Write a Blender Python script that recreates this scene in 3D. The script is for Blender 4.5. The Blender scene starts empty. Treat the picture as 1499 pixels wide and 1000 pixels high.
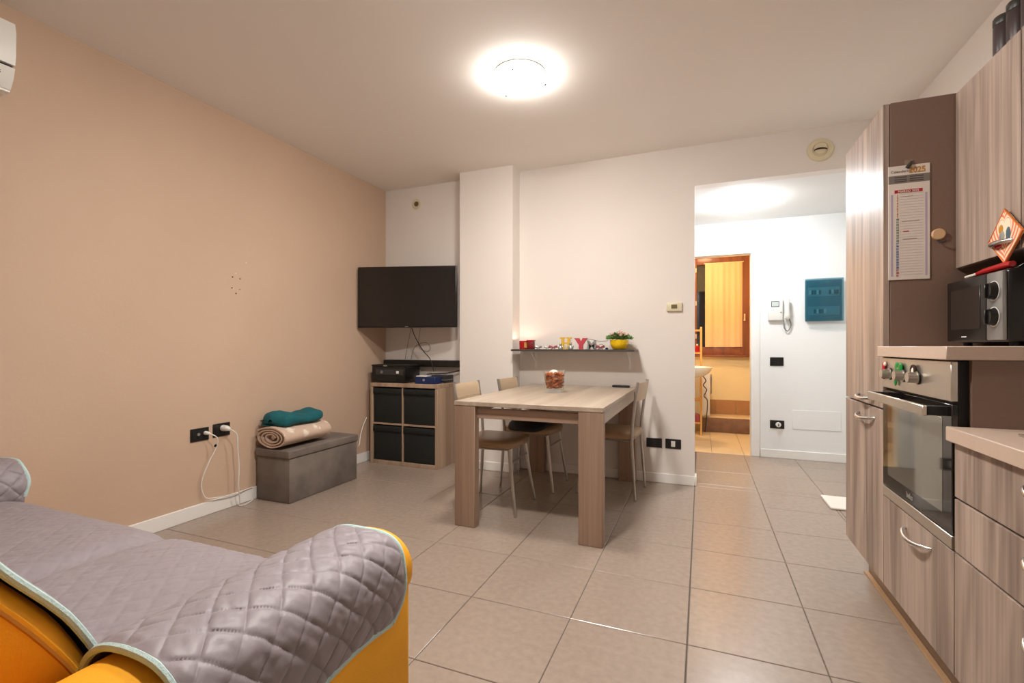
import bpy, bmesh, math, random
from math import sin, cos, pi, radians, atan2, sqrt
from mathutils import Vector, Matrix, noise
random.seed(7)
S = bpy.context.scene
COL = S.collection

# ------------------------------------------------------------------ camera, world, exposure
cam_d = bpy.data.cameras.new('camera'); cam = bpy.data.objects.new('camera', cam_d); COL.objects.link(cam)
cam.location = (0, 0, 1.085); cam.rotation_euler = (radians(90), 0, radians(21.966))
cam_d.sensor_width = 36; cam_d.lens = 688 / 1499 * 36; cam_d.shift_y = 8 / 1499; cam_d.clip_start = .02
S.camera = cam
W = bpy.data.worlds.new('night'); S.world = W; W.use_nodes = True
W.node_tree.nodes['Background'].inputs[0].default_value = (.05, .06, .08, 1)
W.node_tree.nodes['Background'].inputs[1].default_value = .3
vs = S.view_settings
vs.view_transform = 'Standard'; vs.look = 'None'; vs.gamma = 1; vs.use_curve_mapping = False; vs.exposure = 0.0
LAMP = 150; LAMP_COL = (1, .948, .89)
KLAMP = 440
HALL = 150; HALL_COL = (.93, .97, 1)
BATH = 120; BATH_COL = (1, .72, .42)

# ------------------------------------------------------------------ materials
def nodes(name):
    m = bpy.data.materials.new(name); m.use_nodes = True
    nt = m.node_tree; b = nt.nodes['Principled BSDF']
    return m, nt, b
def setin(b, **k):
    for n, v in k.items():
        b.inputs[n.replace('_', ' ')].default_value = v
def rgb(r, g, b): # sRGB 0-255 -> linear
    f = lambda c: c / 12.92 if c <= .04045 else ((c + .055) / 1.055) ** 2.4
    return (f(r / 255), f(g / 255), f(b / 255), 1)
def mat(name, c, rough=.5, metal=0, spec=.5, bump=0, bscale=200, var=0, vscale=4, coat=0, emit=0, ecol=None, stretch=None, rvar=0):
    m, nt, b = nodes(name)
    b.inputs['Base Color'].default_value = c; b.inputs['Roughness'].default_value = rough
    b.inputs['Metallic'].default_value = metal; b.inputs['Specular IOR Level'].default_value = spec
    b.inputs['Coat Weight'].default_value = coat; b.inputs['Coat Roughness'].default_value = .05
    N, L = nt.nodes, nt.links
    if emit:
        b.inputs['Emission Color'].default_value = ecol or c; b.inputs['Emission Strength'].default_value = emit
    if var or bump:
        g = N.new('ShaderNodeNewGeometry')
        src = g.outputs['Position']
        if stretch:
            mp = N.new('ShaderNodeMapping'); mp.inputs['Scale'].default_value = stretch
            L.new(src, mp.inputs[0]); src = mp.outputs[0]
    if var:
        t = N.new('ShaderNodeTexNoise'); t.inputs['Scale'].default_value = vscale; t.inputs['Detail'].default_value = 6
        L.new(src, t.inputs['Vector'])
        r = N.new('ShaderNodeMapRange'); r.inputs[1].default_value = .3; r.inputs[2].default_value = .7
        r.inputs[3].default_value = 1 - var; r.inputs[4].default_value = 1 + var
        L.new(t.outputs['Fac'], r.inputs[0])
        mx = N.new('ShaderNodeMix'); mx.data_type = 'RGBA'; mx.blend_type = 'MULTIPLY'; mx.inputs[0].default_value = 1
        mx.inputs[6].default_value = c; L.new(r.outputs[0], mx.inputs[7]); L.new(mx.outputs[2], b.inputs['Base Color'])
        if rvar:
            r2 = N.new('ShaderNodeMapRange'); r2.inputs[1].default_value = .3; r2.inputs[2].default_value = .7
            r2.inputs[3].default_value = rough - rvar; r2.inputs[4].default_value = rough + rvar
            L.new(t.outputs['Fac'], r2.inputs[0]); L.new(r2.outputs[0], b.inputs['Roughness'])
    if bump:
        t = N.new('ShaderNodeTexNoise'); t.inputs['Scale'].default_value = bscale; t.inputs['Detail'].default_value = 4
        L.new(src, t.inputs['Vector'])
        bp = N.new('ShaderNodeBump'); bp.inputs['Strength'].default_value = bump; bp.inputs['Distance'].default_value = .004
        L.new(t.outputs['Fac'], bp.inputs['Height']); L.new(bp.outputs[0], b.inputs['Normal'])
    return m
def wood(name, light, dark, axis=2, fine=26, broad=5, rough=.38, contrast=1.0, spec=.5, dist=.6, along=.35, det=4):
    m, nt, b = nodes(name); N, L = nt.nodes, nt.links
    g = N.new('ShaderNodeNewGeometry')
    oi = N.new('ShaderNodeObjectInfo')
    add = N.new('ShaderNodeVectorMath'); add.operation = 'ADD'
    mulr = N.new('ShaderNodeVectorMath'); mulr.operation = 'SCALE'; mulr.inputs['Scale'].default_value = 3.0
    cb = N.new('ShaderNodeCombineXYZ')
    for i in range(3): L.new(oi.outputs['Random'], cb.inputs[i])
    L.new(cb.outputs[0], mulr.inputs[0]); L.new(g.outputs['Position'], add.inputs[0]); L.new(mulr.outputs[0], add.inputs[1])
    def nz(sc, along, det, dist=0):
        mp = N.new('ShaderNodeMapping'); s = [sc] * 3; s[axis] = along; mp.inputs['Scale'].default_value = s
        L.new(add.outputs[0], mp.inputs[0])
        t = N.new('ShaderNodeTexNoise'); t.inputs['Scale'].default_value = 1; t.inputs['Detail'].default_value = det
        t.inputs['Distortion'].default_value = dist
        L.new(mp.outputs[0], t.inputs['Vector']); return t.outputs['Fac']
    a = nz(broad * 2.2, along, det, dist); f = nz(fine * 5, 1.6, 6)
    mx = N.new('ShaderNodeMix'); mx.inputs[0].default_value = .35; L.new(a, mx.inputs[2]); L.new(f, mx.inputs[3])
    cr = N.new('ShaderNodeValToRGB'); cr.color_ramp.elements[0].position = .5 - .16 / contrast; cr.color_ramp.elements[1].position = .5 + .15 / contrast
    cr.color_ramp.elements[0].color = dark; cr.color_ramp.elements[1].color = light
    L.new(mx.outputs[0], cr.inputs[0]); L.new(cr.outputs[0], b.inputs['Base Color'])
    b.inputs['Roughness'].default_value = rough; b.inputs['Specular IOR Level'].default_value = spec
    bp = N.new('ShaderNodeBump'); bp.inputs['Strength'].default_value = .06; bp.inputs['Distance'].default_value = .002
    L.new(f, bp.inputs['Height']); L.new(bp.outputs[0], b.inputs['Normal'])
    return m

M = {}
M['white_wall'] = mat('white_wall', rgb(233, 226, 219), .85, bump=.12, bscale=90, var=.012, vscale=2)
M['hall_wall'] = mat('hall_wall', rgb(238, 238, 236), .85, bump=.1, bscale=90)
M['tan_wall'] = mat('tan_wall', rgb(204, 176, 152), .8, bump=.15, bscale=60, var=.035, vscale=1.6)
M['ceiling'] = mat('ceiling_paint', rgb(246, 241, 235), .9, bump=.08, bscale=70)
M['grout'] = mat('grout', rgb(92, 82, 74), .9)
M['tile'] = mat('stone_tile', rgb(157, 141, 128), .24, var=.075, vscale=34, bump=.04, bscale=60, rvar=.0, spec=.5)
M['bath_tile'] = mat('bath_tile', rgb(215, 190, 150), .35, var=.04, vscale=5)
M['bath_wall'] = mat('bath_wall', rgb(238, 218, 172), .6, var=.03, vscale=4)
M['bath_band'] = mat('bath_band', rgb(176, 128, 84), .4, var=.06, vscale=8)
M['base_white'] = mat('baseboard_white', rgb(242, 240, 236), .4)
M['kwood'] = wood('kitchen_wood', rgb(188, 168, 154), rgb(116, 99, 89), 2, 18, 4.2, .38, .95, dist=1.3, along=.7, det=2.2)
M['klam'] = mat('brown_laminate', rgb(128, 104, 91), .45, var=.03, vscale=80)
M['kedge'] = mat('worktop_laminate', rgb(200, 178, 161), .35, var=.02, vscale=60)
M['kick'] = mat('plinth_metal', rgb(150, 132, 116), .35, metal=.6)
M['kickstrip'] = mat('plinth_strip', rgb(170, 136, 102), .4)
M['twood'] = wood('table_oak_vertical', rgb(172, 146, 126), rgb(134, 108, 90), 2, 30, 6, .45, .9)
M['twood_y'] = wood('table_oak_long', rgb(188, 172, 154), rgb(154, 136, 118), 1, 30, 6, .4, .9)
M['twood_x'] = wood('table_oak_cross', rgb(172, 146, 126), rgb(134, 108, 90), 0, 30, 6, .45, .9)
M['bwood'] = wood('cube_unit_oak', rgb(192, 166, 142), rgb(152, 126, 104), 2, 30, 6, .45, .9)
M['chrome'] = mat('brushed_chrome', rgb(205, 203, 200), .22, metal=1)
M['steel'] = mat('brushed_steel', rgb(205, 198, 188), .3, metal=.9, var=.02, vscale=30)
M['legmetal'] = mat('chair_metal', rgb(186, 182, 176), .3, metal=.9)
M['leather'] = mat('tan_leather', rgb(162, 133, 101), .35, bump=.08, bscale=300, var=.04, vscale=6)
M['leather_pale'] = mat('pale_leather', rgb(202, 178, 148), .4, bump=.08, bscale=300)
M['black'] = mat('black_plastic', rgb(22, 21, 20), .3)
M['blackmatte'] = mat('black_matte', rgb(18, 18, 18), .6)
M['bin'] = mat('black_fabric_bin', rgb(26, 29, 27), .85, bump=.3, bscale=400)
M['screen'] = mat('tv_screen', rgb(34, 29, 26), .22, spec=.5)
M['glassblack'] = mat('oven_black_glass', rgb(20, 18, 17), .06, spec=.8)
M['glassmirror'] = mat('oven_window_glass', rgb(150, 148, 138), .04, metal=.75)
M['white'] = mat('white_plastic', rgb(236, 234, 228), .35)
M['cream'] = mat('cream_plastic', rgb(222, 212, 180), .4)
M['grey'] = mat('grey_plastic', rgb(120, 122, 120), .4)
M['dgrey'] = mat('dark_grey_plastic', rgb(52, 52, 54), .35)
M['plate'] = mat('socket_plate_black', rgb(26, 25, 24), .3)
M['otto'] = mat('grey_velour', rgb(116, 106, 98), .75, bump=.25, bscale=180, var=.22, vscale=7)
M['teal'] = mat('teal_fleece', rgb(14, 92, 100), .9, bump=.5, bscale=220, var=.15, vscale=14)
M['yellow'] = mat('yellow_velvet', rgb(240, 168, 22), .75, bump=.1, bscale=300, var=.05, vscale=5)
M['piping'] = mat('ochre_piping', rgb(176, 112, 20), .75)
M['quilt'] = mat('grey_quilt', rgb(146, 137, 142), .5, bump=.22, bscale=55, var=.04, vscale=20)
M['aqua'] = mat('pale_aqua_binding', rgb(188, 214, 212), .7, bump=.5, bscale=260)
M['shelfdark'] = mat('dark_shelf', rgb(70, 64, 60), .4)
M['red'] = mat('red_gloss', rgb(176, 20, 24), .25)
M['redwax'] = mat('dark_red_wax', rgb(120, 14, 18), .5)
M['label'] = mat('gold_label', rgb(205, 160, 90), .5)
M['yellowpot'] = mat('yellow_ceramic', rgb(246, 200, 20), .3)
M['yellowletter'] = mat('yellow_letter', rgb(226, 182, 60), .4)
M['redletter'] = mat('red_letter', rgb(190, 66, 76), .45)
M['silver'] = mat('silver_ornament', rgb(178, 180, 174), .3, metal=.6)
M['pinkred'] = mat('rose_ornament', rgb(176, 84, 92), .4)
M['leaf'] = mat('leaf_green', rgb(92, 130, 66), .5, var=.2, vscale=60)
M['petal'] = mat('pale_pink_petal', rgb(228, 182, 164), .6)
M['soil'] = mat('soil', rgb(50, 36, 28), .9)
M['potp'] = mat('potpourri_brown', rgb(178, 94, 48), .7, var=.35, vscale=50)
M['potp2'] = mat('potpourri_pale', rgb(210, 160, 120), .7, var=.2, vscale=50)
M['shell'] = mat('white_shell', rgb(240, 228, 214), .5)
M['lampglass'] = mat('lamp_glass', (1, 1, 1, 1), .3, emit=LAMP, ecol=(*LAMP_COL, 1))
M['klampglass'] = mat('kitchen_lamp_glass', (1, 1, 1, 1), .3, emit=KLAMP, ecol=(*LAMP_COL, 1))
M['hallglass'] = mat('hall_lamp_glass', (1, 1, 1, 1), .3, emit=HALL, ecol=(*HALL_COL, 1))
M['bathglass'] = mat('bath_lamp_glass', (1, 1, 1, 1), .3, emit=BATH, ecol=(*BATH_COL, 1))
M['mahog'] = wood('mahogany', rgb(146, 86, 60), rgb(104, 56, 36), 2, 30, 6, .35, .9)
M['curtain'] = mat('yellow_curtain', rgb(224, 188, 146), .9, bump=.4, bscale=250)
M['brownmat'] = mat('brown_mat', rgb(136, 104, 84), .95, bump=.6, bscale=200, var=.15, vscale=12)
M['pine'] = mat('pine', rgb(222, 172, 96), .5)
M['ceramic'] = mat('white_ceramic', rgb(245, 243, 238), .15)
M['paper'] = mat('paper', rgb(226, 216, 206), .8)
M['paper_grey'] = mat('paper_grey', rgb(128, 120, 112), .8)
M['ink_red'] = mat('ink_red', rgb(176, 26, 46), .7)
M['ink_gold'] = mat('ink_gold', rgb(196, 136, 30), .7)
M['ink_orange'] = mat('ink_orange', rgb(214, 120, 50), .7)
M['ink_green'] = mat('ink_green', rgb(40, 110, 80), .7)
M['ink_blue'] = mat('ink_blue', rgb(40, 96, 170), .7)
M['ink_grey'] = mat('ink_grey', rgb(120, 112, 120), .7)
M['ink_lilac'] = mat('ink_lilac', rgb(186, 172, 196), .7)
M['ink_dark'] = mat('ink_dark', rgb(60, 52, 50), .7)
M['beech'] = mat('beech', rgb(214, 178, 136), .5)
M['green'] = mat('green_magnet', rgb(10, 130, 50), .35)
M['blue'] = mat('blue_box', rgb(14, 40, 88), .4)
M['cyan'] = mat('cyan_packet', rgb(40, 150, 200), .4)
M['hole'] = mat('dark_hole', rgb(60, 40, 30), .9)
M['filler'] = mat('pale_filler', rgb(236, 220, 206), .9)
M['jarbody'] = mat('jar_grey_glass', rgb(120, 130, 132), .12, spec=.6)
M['jardark'] = mat('jar_dark_content', rgb(62, 48, 50), .35)
M['jarlid'] = mat('jar_lid', rgb(44, 46, 40), .4)
M['cablegrey'] = mat('cable_dark', rgb(40, 36, 34), .5)
M['whitemat'] = mat('white_mat', rgb(232, 228, 222), .95, bump=.8, bscale=120)
def glass(name, col, rough=.0, ior=1.45):
    m, nt, b = nodes(name); setin(b, Base_Color=col, Roughness=rough, IOR=1.3); b.inputs['Transmission Weight'].default_value = 1
    return m
M['glass'] = glass('clear_glass', (.96, .98, .97, 1))
def teal_cover():
    m, nt, b = nodes('smoked_teal_cover'); N, L = nt.nodes, nt.links
    setin(b, Base_Color=rgb(40, 92, 108), Roughness=.15)
    t = N.new('ShaderNodeBsdfTransparent'); t.inputs[0].default_value = (.45, .72, .8, 1)
    mx = N.new('ShaderNodeMixShader'); mx.inputs[0].default_value = .55
    L.new(t.outputs[0], mx.inputs[1]); L.new(b.outputs[0], mx.inputs[2]); L.new(mx.outputs[0], N['Material Output'].inputs[0])
    return m
M['tealcover'] = teal_cover()
def flower_blanket():
    m, nt, b = nodes('beige_flower_blanket'); N, L = nt.nodes, nt.links
    g = N.new('ShaderNodeNewGeometry')
    v = N.new('ShaderNodeTexVoronoi'); v.inputs['Scale'].default_value = 8.5; v.inputs['Randomness'].default_value = .5
    L.new(g.outputs['Position'], v.inputs['Vector'])
    n = N.new('ShaderNodeTexNoise'); n.inputs['Scale'].default_value = 38; L.new(g.outputs['Position'], n.inputs['Vector'])
    mt = N.new('ShaderNodeMath'); mt.operation = 'MULTIPLY_ADD'; mt.inputs[1].default_value = .5; L.new(n.outputs['Fac'], mt.inputs[0]); L.new(v.outputs['Distance'], mt.inputs[2])
    cr = N.new('ShaderNodeValToRGB'); cr.color_ramp.elements[0].position = .42; cr.color_ramp.elements[1].position = .56
    cr.color_ramp.elements[0].color = rgb(236, 222, 208); cr.color_ramp.elements[1].color = rgb(206, 180, 160)
    L.new(mt.outputs[0], cr.inputs[0]); L.new(cr.outputs[0], b.inputs['Base Color']); b.inputs['Roughness'].default_value = .95
    bp = N.new('ShaderNodeBump'); bp.inputs['Strength'].default_value = .5; bp.inputs['Distance'].default_value = .004
    n2 = N.new('ShaderNodeTexNoise'); n2.inputs['Scale'].default_value = 220; L.new(g.outputs['Position'], n2.inputs['Vector'])
    L.new(n2.outputs['Fac'], bp.inputs['Height']); L.new(bp.outputs[0], b.inputs['Normal'])
    return m
M['blanket'] = flower_blanket()
def heart_print():
    # concentric heart stripes, printed on the pot holder (object y / z coordinates)
    m, nt, b = nodes('striped_heart_print'); N, L = nt.nodes, nt.links
    tc = N.new('ShaderNodeTexCoord'); sp = N.new('ShaderNodeSeparateXYZ'); L.new(tc.outputs['Object'], sp.inputs[0])
    def ma(op, a, bb=None, c=None):
        n = N.new('ShaderNodeMath'); n.operation = op
        for i, q in enumerate((a, bb, c)):
            if q is None: continue
            if isinstance(q, (int, float)): n.inputs[i].default_value = q
            else: L.new(q, n.inputs[i])
        return n.outputs[0]
    y = ma('ABSOLUTE', sp.outputs['Y']); z = ma('SUBTRACT', sp.outputs['Z'], .008)
    zz = ma('SUBTRACT', z, ma('MULTIPLY', ma('SQRT', y), .14))
    r = ma('SQRT', ma('ADD', ma('MULTIPLY', y, y), ma('MULTIPLY', zz, zz)))
    f = ma('FRACT', ma('MULTIPLY', r, 62))
    cr = N.new('ShaderNodeValToRGB'); cr.color_ramp.elements[0].position = .45; cr.color_ramp.elements[1].position = .55
    cr.color_ramp.elements[0].color = rgb(238, 216, 186); cr.color_ramp.elements[1].color = rgb(232, 128, 92)
    L.new(f, cr.inputs[0])
    inner = ma('LESS_THAN', r, .031)
    mx = N.new('ShaderNodeMix'); mx.data_type = 'RGBA'; L.new(inner, mx.inputs[0]); L.new(cr.outputs[0], mx.inputs[6]); mx.inputs[7].default_value = rgb(240, 226, 200)
    L.new(mx.outputs[2], b.inputs['Base Color']); b.inputs['Roughness'].default_value = .85
    return m
M['heart'] = heart_print()

# ------------------------------------------------------------------ mesh builder
class MB:
    def __init__(self): self.bm = bmesh.new()
    def add(self, verts, faces, smooth=True):
        vs_ = [self.bm.verts.new(v) for v in verts]
        for f in faces:
            try: self.bm.faces.new([vs_[i] for i in f]).smooth = smooth
            except ValueError: pass
        return self
    def merge(self, b2):
        me = bpy.data.meshes.new('tmp'); b2.to_mesh(me); b2.free(); self.bm.from_mesh(me); bpy.data.meshes.remove(me); return self
    def box(self, x0, x1, y0, y1, z0, z1, bev=0, seg=2, mtx=None):
        b = bmesh.new(); bmesh.ops.create_cube(b, size=1)
        for v in b.verts: v.co = Vector(((x0 + x1) / 2 + v.co.x * (x1 - x0), (y0 + y1) / 2 + v.co.y * (y1 - y0), (z0 + z1) / 2 + v.co.z * (z1 - z0)))
        if bev: bmesh.ops.bevel(b, geom=list(b.edges), offset=bev, segments=seg, affect='EDGES', profile=.5)
        if mtx: bmesh.ops.transform(b, matrix=mtx, verts=b.verts)
        return self.merge(b)
    def tube(self, pts, r, seg=8, closed=False):
        pts = [Vector(p) for p in pts]; n = len(pts); rs = r if isinstance(r, (list, tuple)) else [r] * n
        V = []; F = []; prev = None
        for i, p in enumerate(pts):
            a = pts[(i - 1) % n] if (closed or i > 0) else p
            c = pts[(i + 1) % n] if (closed or i < n - 1) else p
            t = (c - a).normalized()
            if prev is None:
                u = t.orthogonal().normalized()
            else:
                u = prev - t * prev.dot(t)
                u = u.normalized() if u.length > 1e-6 else t.orthogonal().normalized()
            prev = u; w = t.cross(u)
            for k in range(seg):
                an = 2 * pi * k / seg; V.append(p + (u * cos(an) + w * sin(an)) * rs[i])
        m = n if closed else n - 1
        for i in range(m):
            for k in range(seg):
                j = (i + 1) % n; F.append((i * seg + k, i * seg + (k + 1) % seg, j * seg + (k + 1) % seg, j * seg + k))
        if not closed:
            F.append(tuple(reversed(range(seg)))); F.append(tuple((n - 1) * seg + k for k in range(seg)))
        return self.add(V, F)
    def cyl(self, p0, p1, r0, r1=None, seg=20):
        return self.tube([p0, p1], [r0, r0 if r1 is None else r1], seg)
    def lathe(self, prof, c=(0, 0, 0), seg=28, axis='z', sx=1, sy=1, sq=0):
        V = []; F = []; n = len(prof); c = Vector(c)
        for r, h in prof:
            for k in range(seg):
                a = 2 * pi * k / seg; ca, sa = cos(a), sin(a)
                if sq:
                    e = 1 / max(abs(ca), abs(sa)); q = 1 + (e - 1) * sq; ca *= q; sa *= q
                x, y = r * ca * sx, r * sa * sy
                V.append(c + (Vector((x, y, h)) if axis == 'z' else Vector((x, h, y)) if axis == 'y' else Vector((h, x, y))))
        for i in range(n - 1):
            for k in range(seg): F.append((i * seg + k, i * seg + (k + 1) % seg, (i + 1) * seg + (k + 1) % seg, (i + 1) * seg + k))
        if prof[0][0] > 1e-5: F.append(tuple(range(seg)))
        if prof[-1][0] > 1e-5: F.append(tuple((n - 1) * seg + k for k in range(seg)))
        return self.add(V, F)
    def prism(self, poly, a0, a1, axis='y', smooth=False):
        # poly in the two other axes: y -> (x,z), x -> (y,z), z -> (x,y)
        f = {'y': lambda p, a: (p[0], a, p[1]), 'x': lambda p, a: (a, p[0], p[1]), 'z': lambda p, a: (p[0], p[1], a)}[axis]
        n = len(poly); V = [f(p, a0) for p in poly] + [f(p, a1) for p in poly]
        F = [tuple(range(n)), tuple(n + i for i in range(n))] + [(i, (i + 1) % n, n + (i + 1) % n, n + i) for i in range(n)]
        return self.add(V, F, smooth)
    def grid(self, fn, nu, nv, closed_u=False):
        V = [fn(i / (nu if closed_u else nu - 1), j / (nv - 1)) for j in range(nv) for i in range(nu)]
        F = []
        for j in range(nv - 1):
            for i in range(nu if closed_u else nu - 1):
                F.append((j * nu + i, j * nu + (i + 1) % nu, (j + 1) * nu + (i + 1) % nu, (j + 1) * nu + i))
        return self.add(V, F)
    def ball(self, c, r, sub=2, sc=(1, 1, 1), jit=0):
        b = bmesh.new(); bmesh.ops.create_icosphere(b, subdivisions=sub, radius=1)
        for v in b.verts:
            q = 1 + (noise.noise(v.co * 2 + Vector(c) * 9) * jit if jit else 0)
            v.co = Vector(c) + Vector((v.co.x * sc[0], v.co.y * sc[1], v.co.z * sc[2])) * r * q
        for f in b.faces: f.smooth = True
        return self.merge(b)
    def mesh(self, name, m, loc=(0, 0, 0), angle=38):
        bmesh.ops.recalc_face_normals(self.bm, faces=self.bm.faces)
        bmesh.ops.translate(self.bm, vec=-Vector(loc), verts=self.bm.verts)
        me = bpy.data.meshes.new(name); self.bm.to_mesh(me); self.bm.free()
        me.shade_smooth(); me.set_sharp_from_angle(angle=radians(angle))
        me.materials.append(M[m] if isinstance(m, str) else m)
        return me
    def build(self, name, m, parent=None, angle=38):
        """verts given in world coordinates; child meshes are stored relative to the root's base"""
        loc = ORIGIN.get(parent.name, Vector((0, 0, 0))) if parent else Vector((0, 0, 0))
        o = bpy.data.objects.new(name, self.mesh(name, m, loc, angle)); COL.objects.link(o)
        if parent: o.parent = parent; ORIGIN[o.name] = loc
        return o
ORIGIN = {}
def tag(o, label, cat, group=None, kind=None):
    o['label'] = label; o['category'] = cat
    if group: o['group'] = group
    if kind: o['kind'] = kind
    return o
def thing(name, label, cat, loc, group=None):
    o = bpy.data.objects.new(name, None); COL.objects.link(o); o.empty_display_size = .1
    o.location = loc; ORIGIN[o.name] = Vector(loc)
    return tag(o, label, cat, group)
def lone(name, mb, m, label, cat, group=None, loc=(0, 0, 0), angle=38):
    o = bpy.data.objects.new(name, mb.mesh(name, m, loc, angle)); COL.objects.link(o); o.location = loc
    return tag(o, label, cat, group)
def struct(name, mb, m, parent=None):
    o = mb.build(name, m, parent)
    if not parent: o['kind'] = 'structure'
    return o
def stuff(o): o['kind'] = 'stuff'; return o
def copy_tree(o, parent=None):
    c = o.copy(); COL.objects.link(c)
    if parent: c.parent = parent
    for ch in list(o.children): copy_tree(ch, c)
    return c
def spline(pts, n=8, closed=False):
    P = [Vector(p) for p in pts]; out = []; k = len(P)
    for i in range(k if closed else k - 1):
        if closed: p0, p1, p2, p3 = P[(i - 1) % k], P[i], P[(i + 1) % k], P[(i + 2) % k]
        else: p0, p1, p2, p3 = P[max(i - 1, 0)], P[i], P[i + 1], P[min(i + 2, k - 1)]
        for j in range(n):
            t = j / n
            out.append(.5 * ((2 * p1) + (p2 - p0) * t + (2 * p0 - 5 * p1 + 4 * p2 - p3) * t * t + (3 * p1 - p0 - 3 * p2 + p3) * t ** 3))
    if not closed: out.append(P[-1])
    return out
def resample(pts, n):
    d = [0]
    for a, b in zip(pts, pts[1:]): d.append(d[-1] + (b - a).length)
    out = []; j = 0
    for i in range(n):
        s = d[-1] * i / (n - 1)
        while j < len(d) - 2 and d[j + 1] < s: j += 1
        t = (s - d[j]) / max(d[j + 1] - d[j], 1e-9); out.append(pts[j].lerp(pts[j + 1], min(t, 1)))
    return out, d[-1]
def text(name, s, size, m, parent, mtx, extrude=.0004, align='LEFT', squash=1, bold=0):
    cu = bpy.data.curves.new(name, 'FONT'); cu.body = s; cu.size = size; cu.extrude = extrude; cu.align_x = align; cu.offset = bold
    t = bpy.data.objects.new(name, cu); COL.objects.link(t)
    bpy.context.view_layer.update()
    me = bpy.data.meshes.new_from_object(t.evaluated_get(bpy.context.evaluated_depsgraph_get()))
    bpy.data.objects.remove(t)
    me.transform(Matrix.Diagonal((squash, 1, 1, 1))); me.transform(mtx)
    loc = ORIGIN.get(parent.name, Vector())
    me.transform(Matrix.Translation(-loc)); me.materials.clear(); me.materials.append(M[m])
    o = bpy.data.objects.new(name, me); COL.objects.link(o); o.parent = parent; ORIGIN[o.name] = loc
    return o
def frame(origin, xdir, ydir): # matrix taking local x,y,z to world
    x = Vector(xdir).normalized(); y = Vector(ydir).normalized(); z = x.cross(y); m = Matrix((x, y, z)).transposed().to_4x4(); m.translation = Vector(origin); return m

# ------------------------------------------------------------------ room shell
XL, XR, YB, H, HH = -2.97, 1.27, 3.94, 2.66, 2.345
YH = 5.24
fl = MB().box(-3.07, 2.0, -1.75, YH + .0, -.1, -.003); floor = struct('floor', fl, 'grout')
def tile_mesh(w, d):
    b = MB(); e = .0022
    z1, z0 = 0.0, -.004
    V = [(0, 0, z0), (w, 0, z0), (w, d, z0), (0, d, z0), (0, 0, z1 - .0015), (w, 0, z1 - .0015), (w, d, z1 - .0015), (0, d, z1 - .0015),
         (e, e, z1), (w - e, e, z1), (w - e, d - e, z1), (e, d - e, z1)]
    F = [(8, 9, 10, 11)] + [(i, (i + 1) % 4, 4 + (i + 1) % 4, 4 + i) for i in range(4)] + [(4 + i, 4 + (i + 1) % 4, 8 + (i + 1) % 4, 8 + i) for i in range(4)]
    b.add(V, F, False); return b.mesh('tile', 'tile', angle=10)
cache = {}
P = .4395; G = .0032
def lay(xa, xb, ya, yb):
    i0 = math.floor((xa + .048) / P); j0 = math.floor((ya - 2.268) / P)
    for i in range(i0, i0 + 14):
        for j in range(j0, j0 + 16):
            x0, x1 = -.048 + i * P, -.048 + (i + 1) * P; y0, y1 = 2.268 + j * P, 2.268 + (j + 1) * P
            x0, x1, y0, y1 = max(x0, xa), min(x1, xb), max(y0, ya), min(y1, yb)
            w, d = x1 - x0 - G, y1 - y0 - G
            if w < .01 or d < .01: continue
            k = (round(w, 3), round(d, 3))
            if k not in cache: cache[k] = tile_mesh(w, d)
            o = bpy.data.objects.new('tile', cache[k]); COL.objects.link(o); o.parent = floor; o.location = (x0 + G / 2, y0 + G / 2, 0)
lay(XL, -.05, .07, YB); lay(-.05, .85, .07, YB); lay(.85, XR, 2.7, YB); lay(-.05, 1.62, YB, YH)
struct('ceiling', MB().box(-3.07, 1.37, -1.75, YB + .1, H, H + .1), 'ceiling')
wl = struct('wall_left', MB().box(-3.07, XL, -1.75, YB, 0, H), 'tan_wall')
for y, z, m_, r in ((2.262, 1.563, 'hole', .0055), (2.318, 1.558, 'hole', .005), (2.258, 1.488, 'hole', .005), (2.316, 1.484, 'hole', .004), (2.288, 1.453, 'hole', .0055),
                    (2.288, 1.592, 'filler', .004), (2.364, 1.678, 'filler', .004), (2.266, 1.484, 'filler', .003)):
    MB().cyl((XL - .002, y, z), (XL + .0008, y, z), r, seg=10).build('screw_hole' if m_ == 'hole' else 'filler_spot', m_, wl)
struct('wall_back', MB().prism([(-3.07, 0), (-.05, 0), (-.05, HH), (XR + .1, HH), (XR + .1, H), (-3.07, H)], YB, YB + .1), 'white_wall')
struct('pillar', MB().box(-2.03, -1.515, 3.77, YB, 0, H), 'white_wall')
struct('wall_right', MB().box(XR, XR + .1, -1.75, YB, 0, H), 'white_wall')
struct('wall_front', MB().box(-3.07, XR + .1, -1.85, -1.75, 0, H), 'white_wall')
# hall
struct('wall_hall', MB().prism([(-1.6, 0), (-.34, 0), (-.34, 2.03), (.468, 2.03), (.468, 0), (1.9, 0), (1.9, 2.5), (-1.6, 2.5)], YH, YH + .1), 'hall_wall')
struct('wall_hall_left', MB().box(-1.7, -1.6, YB + .1, YH + .1, 0, 2.5), 'hall_wall')
struct('wall_hall_right', MB().box(1.62, 1.72, YB - .1, YH, 0, 2.5), 'hall_wall')
struct('wall_hall_return', MB().box(XR + .1, 1.62, YB, YB + .1, 0, 2.5), 'hall_wall')
struct('ceiling_hall', MB().box(-1.6, 1.72, YB + .1, YH, HH, HH + .1).box(-1.6, -1.59, YB + .1, YH, HH, HH + .1), 'hall_wall')
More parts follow.
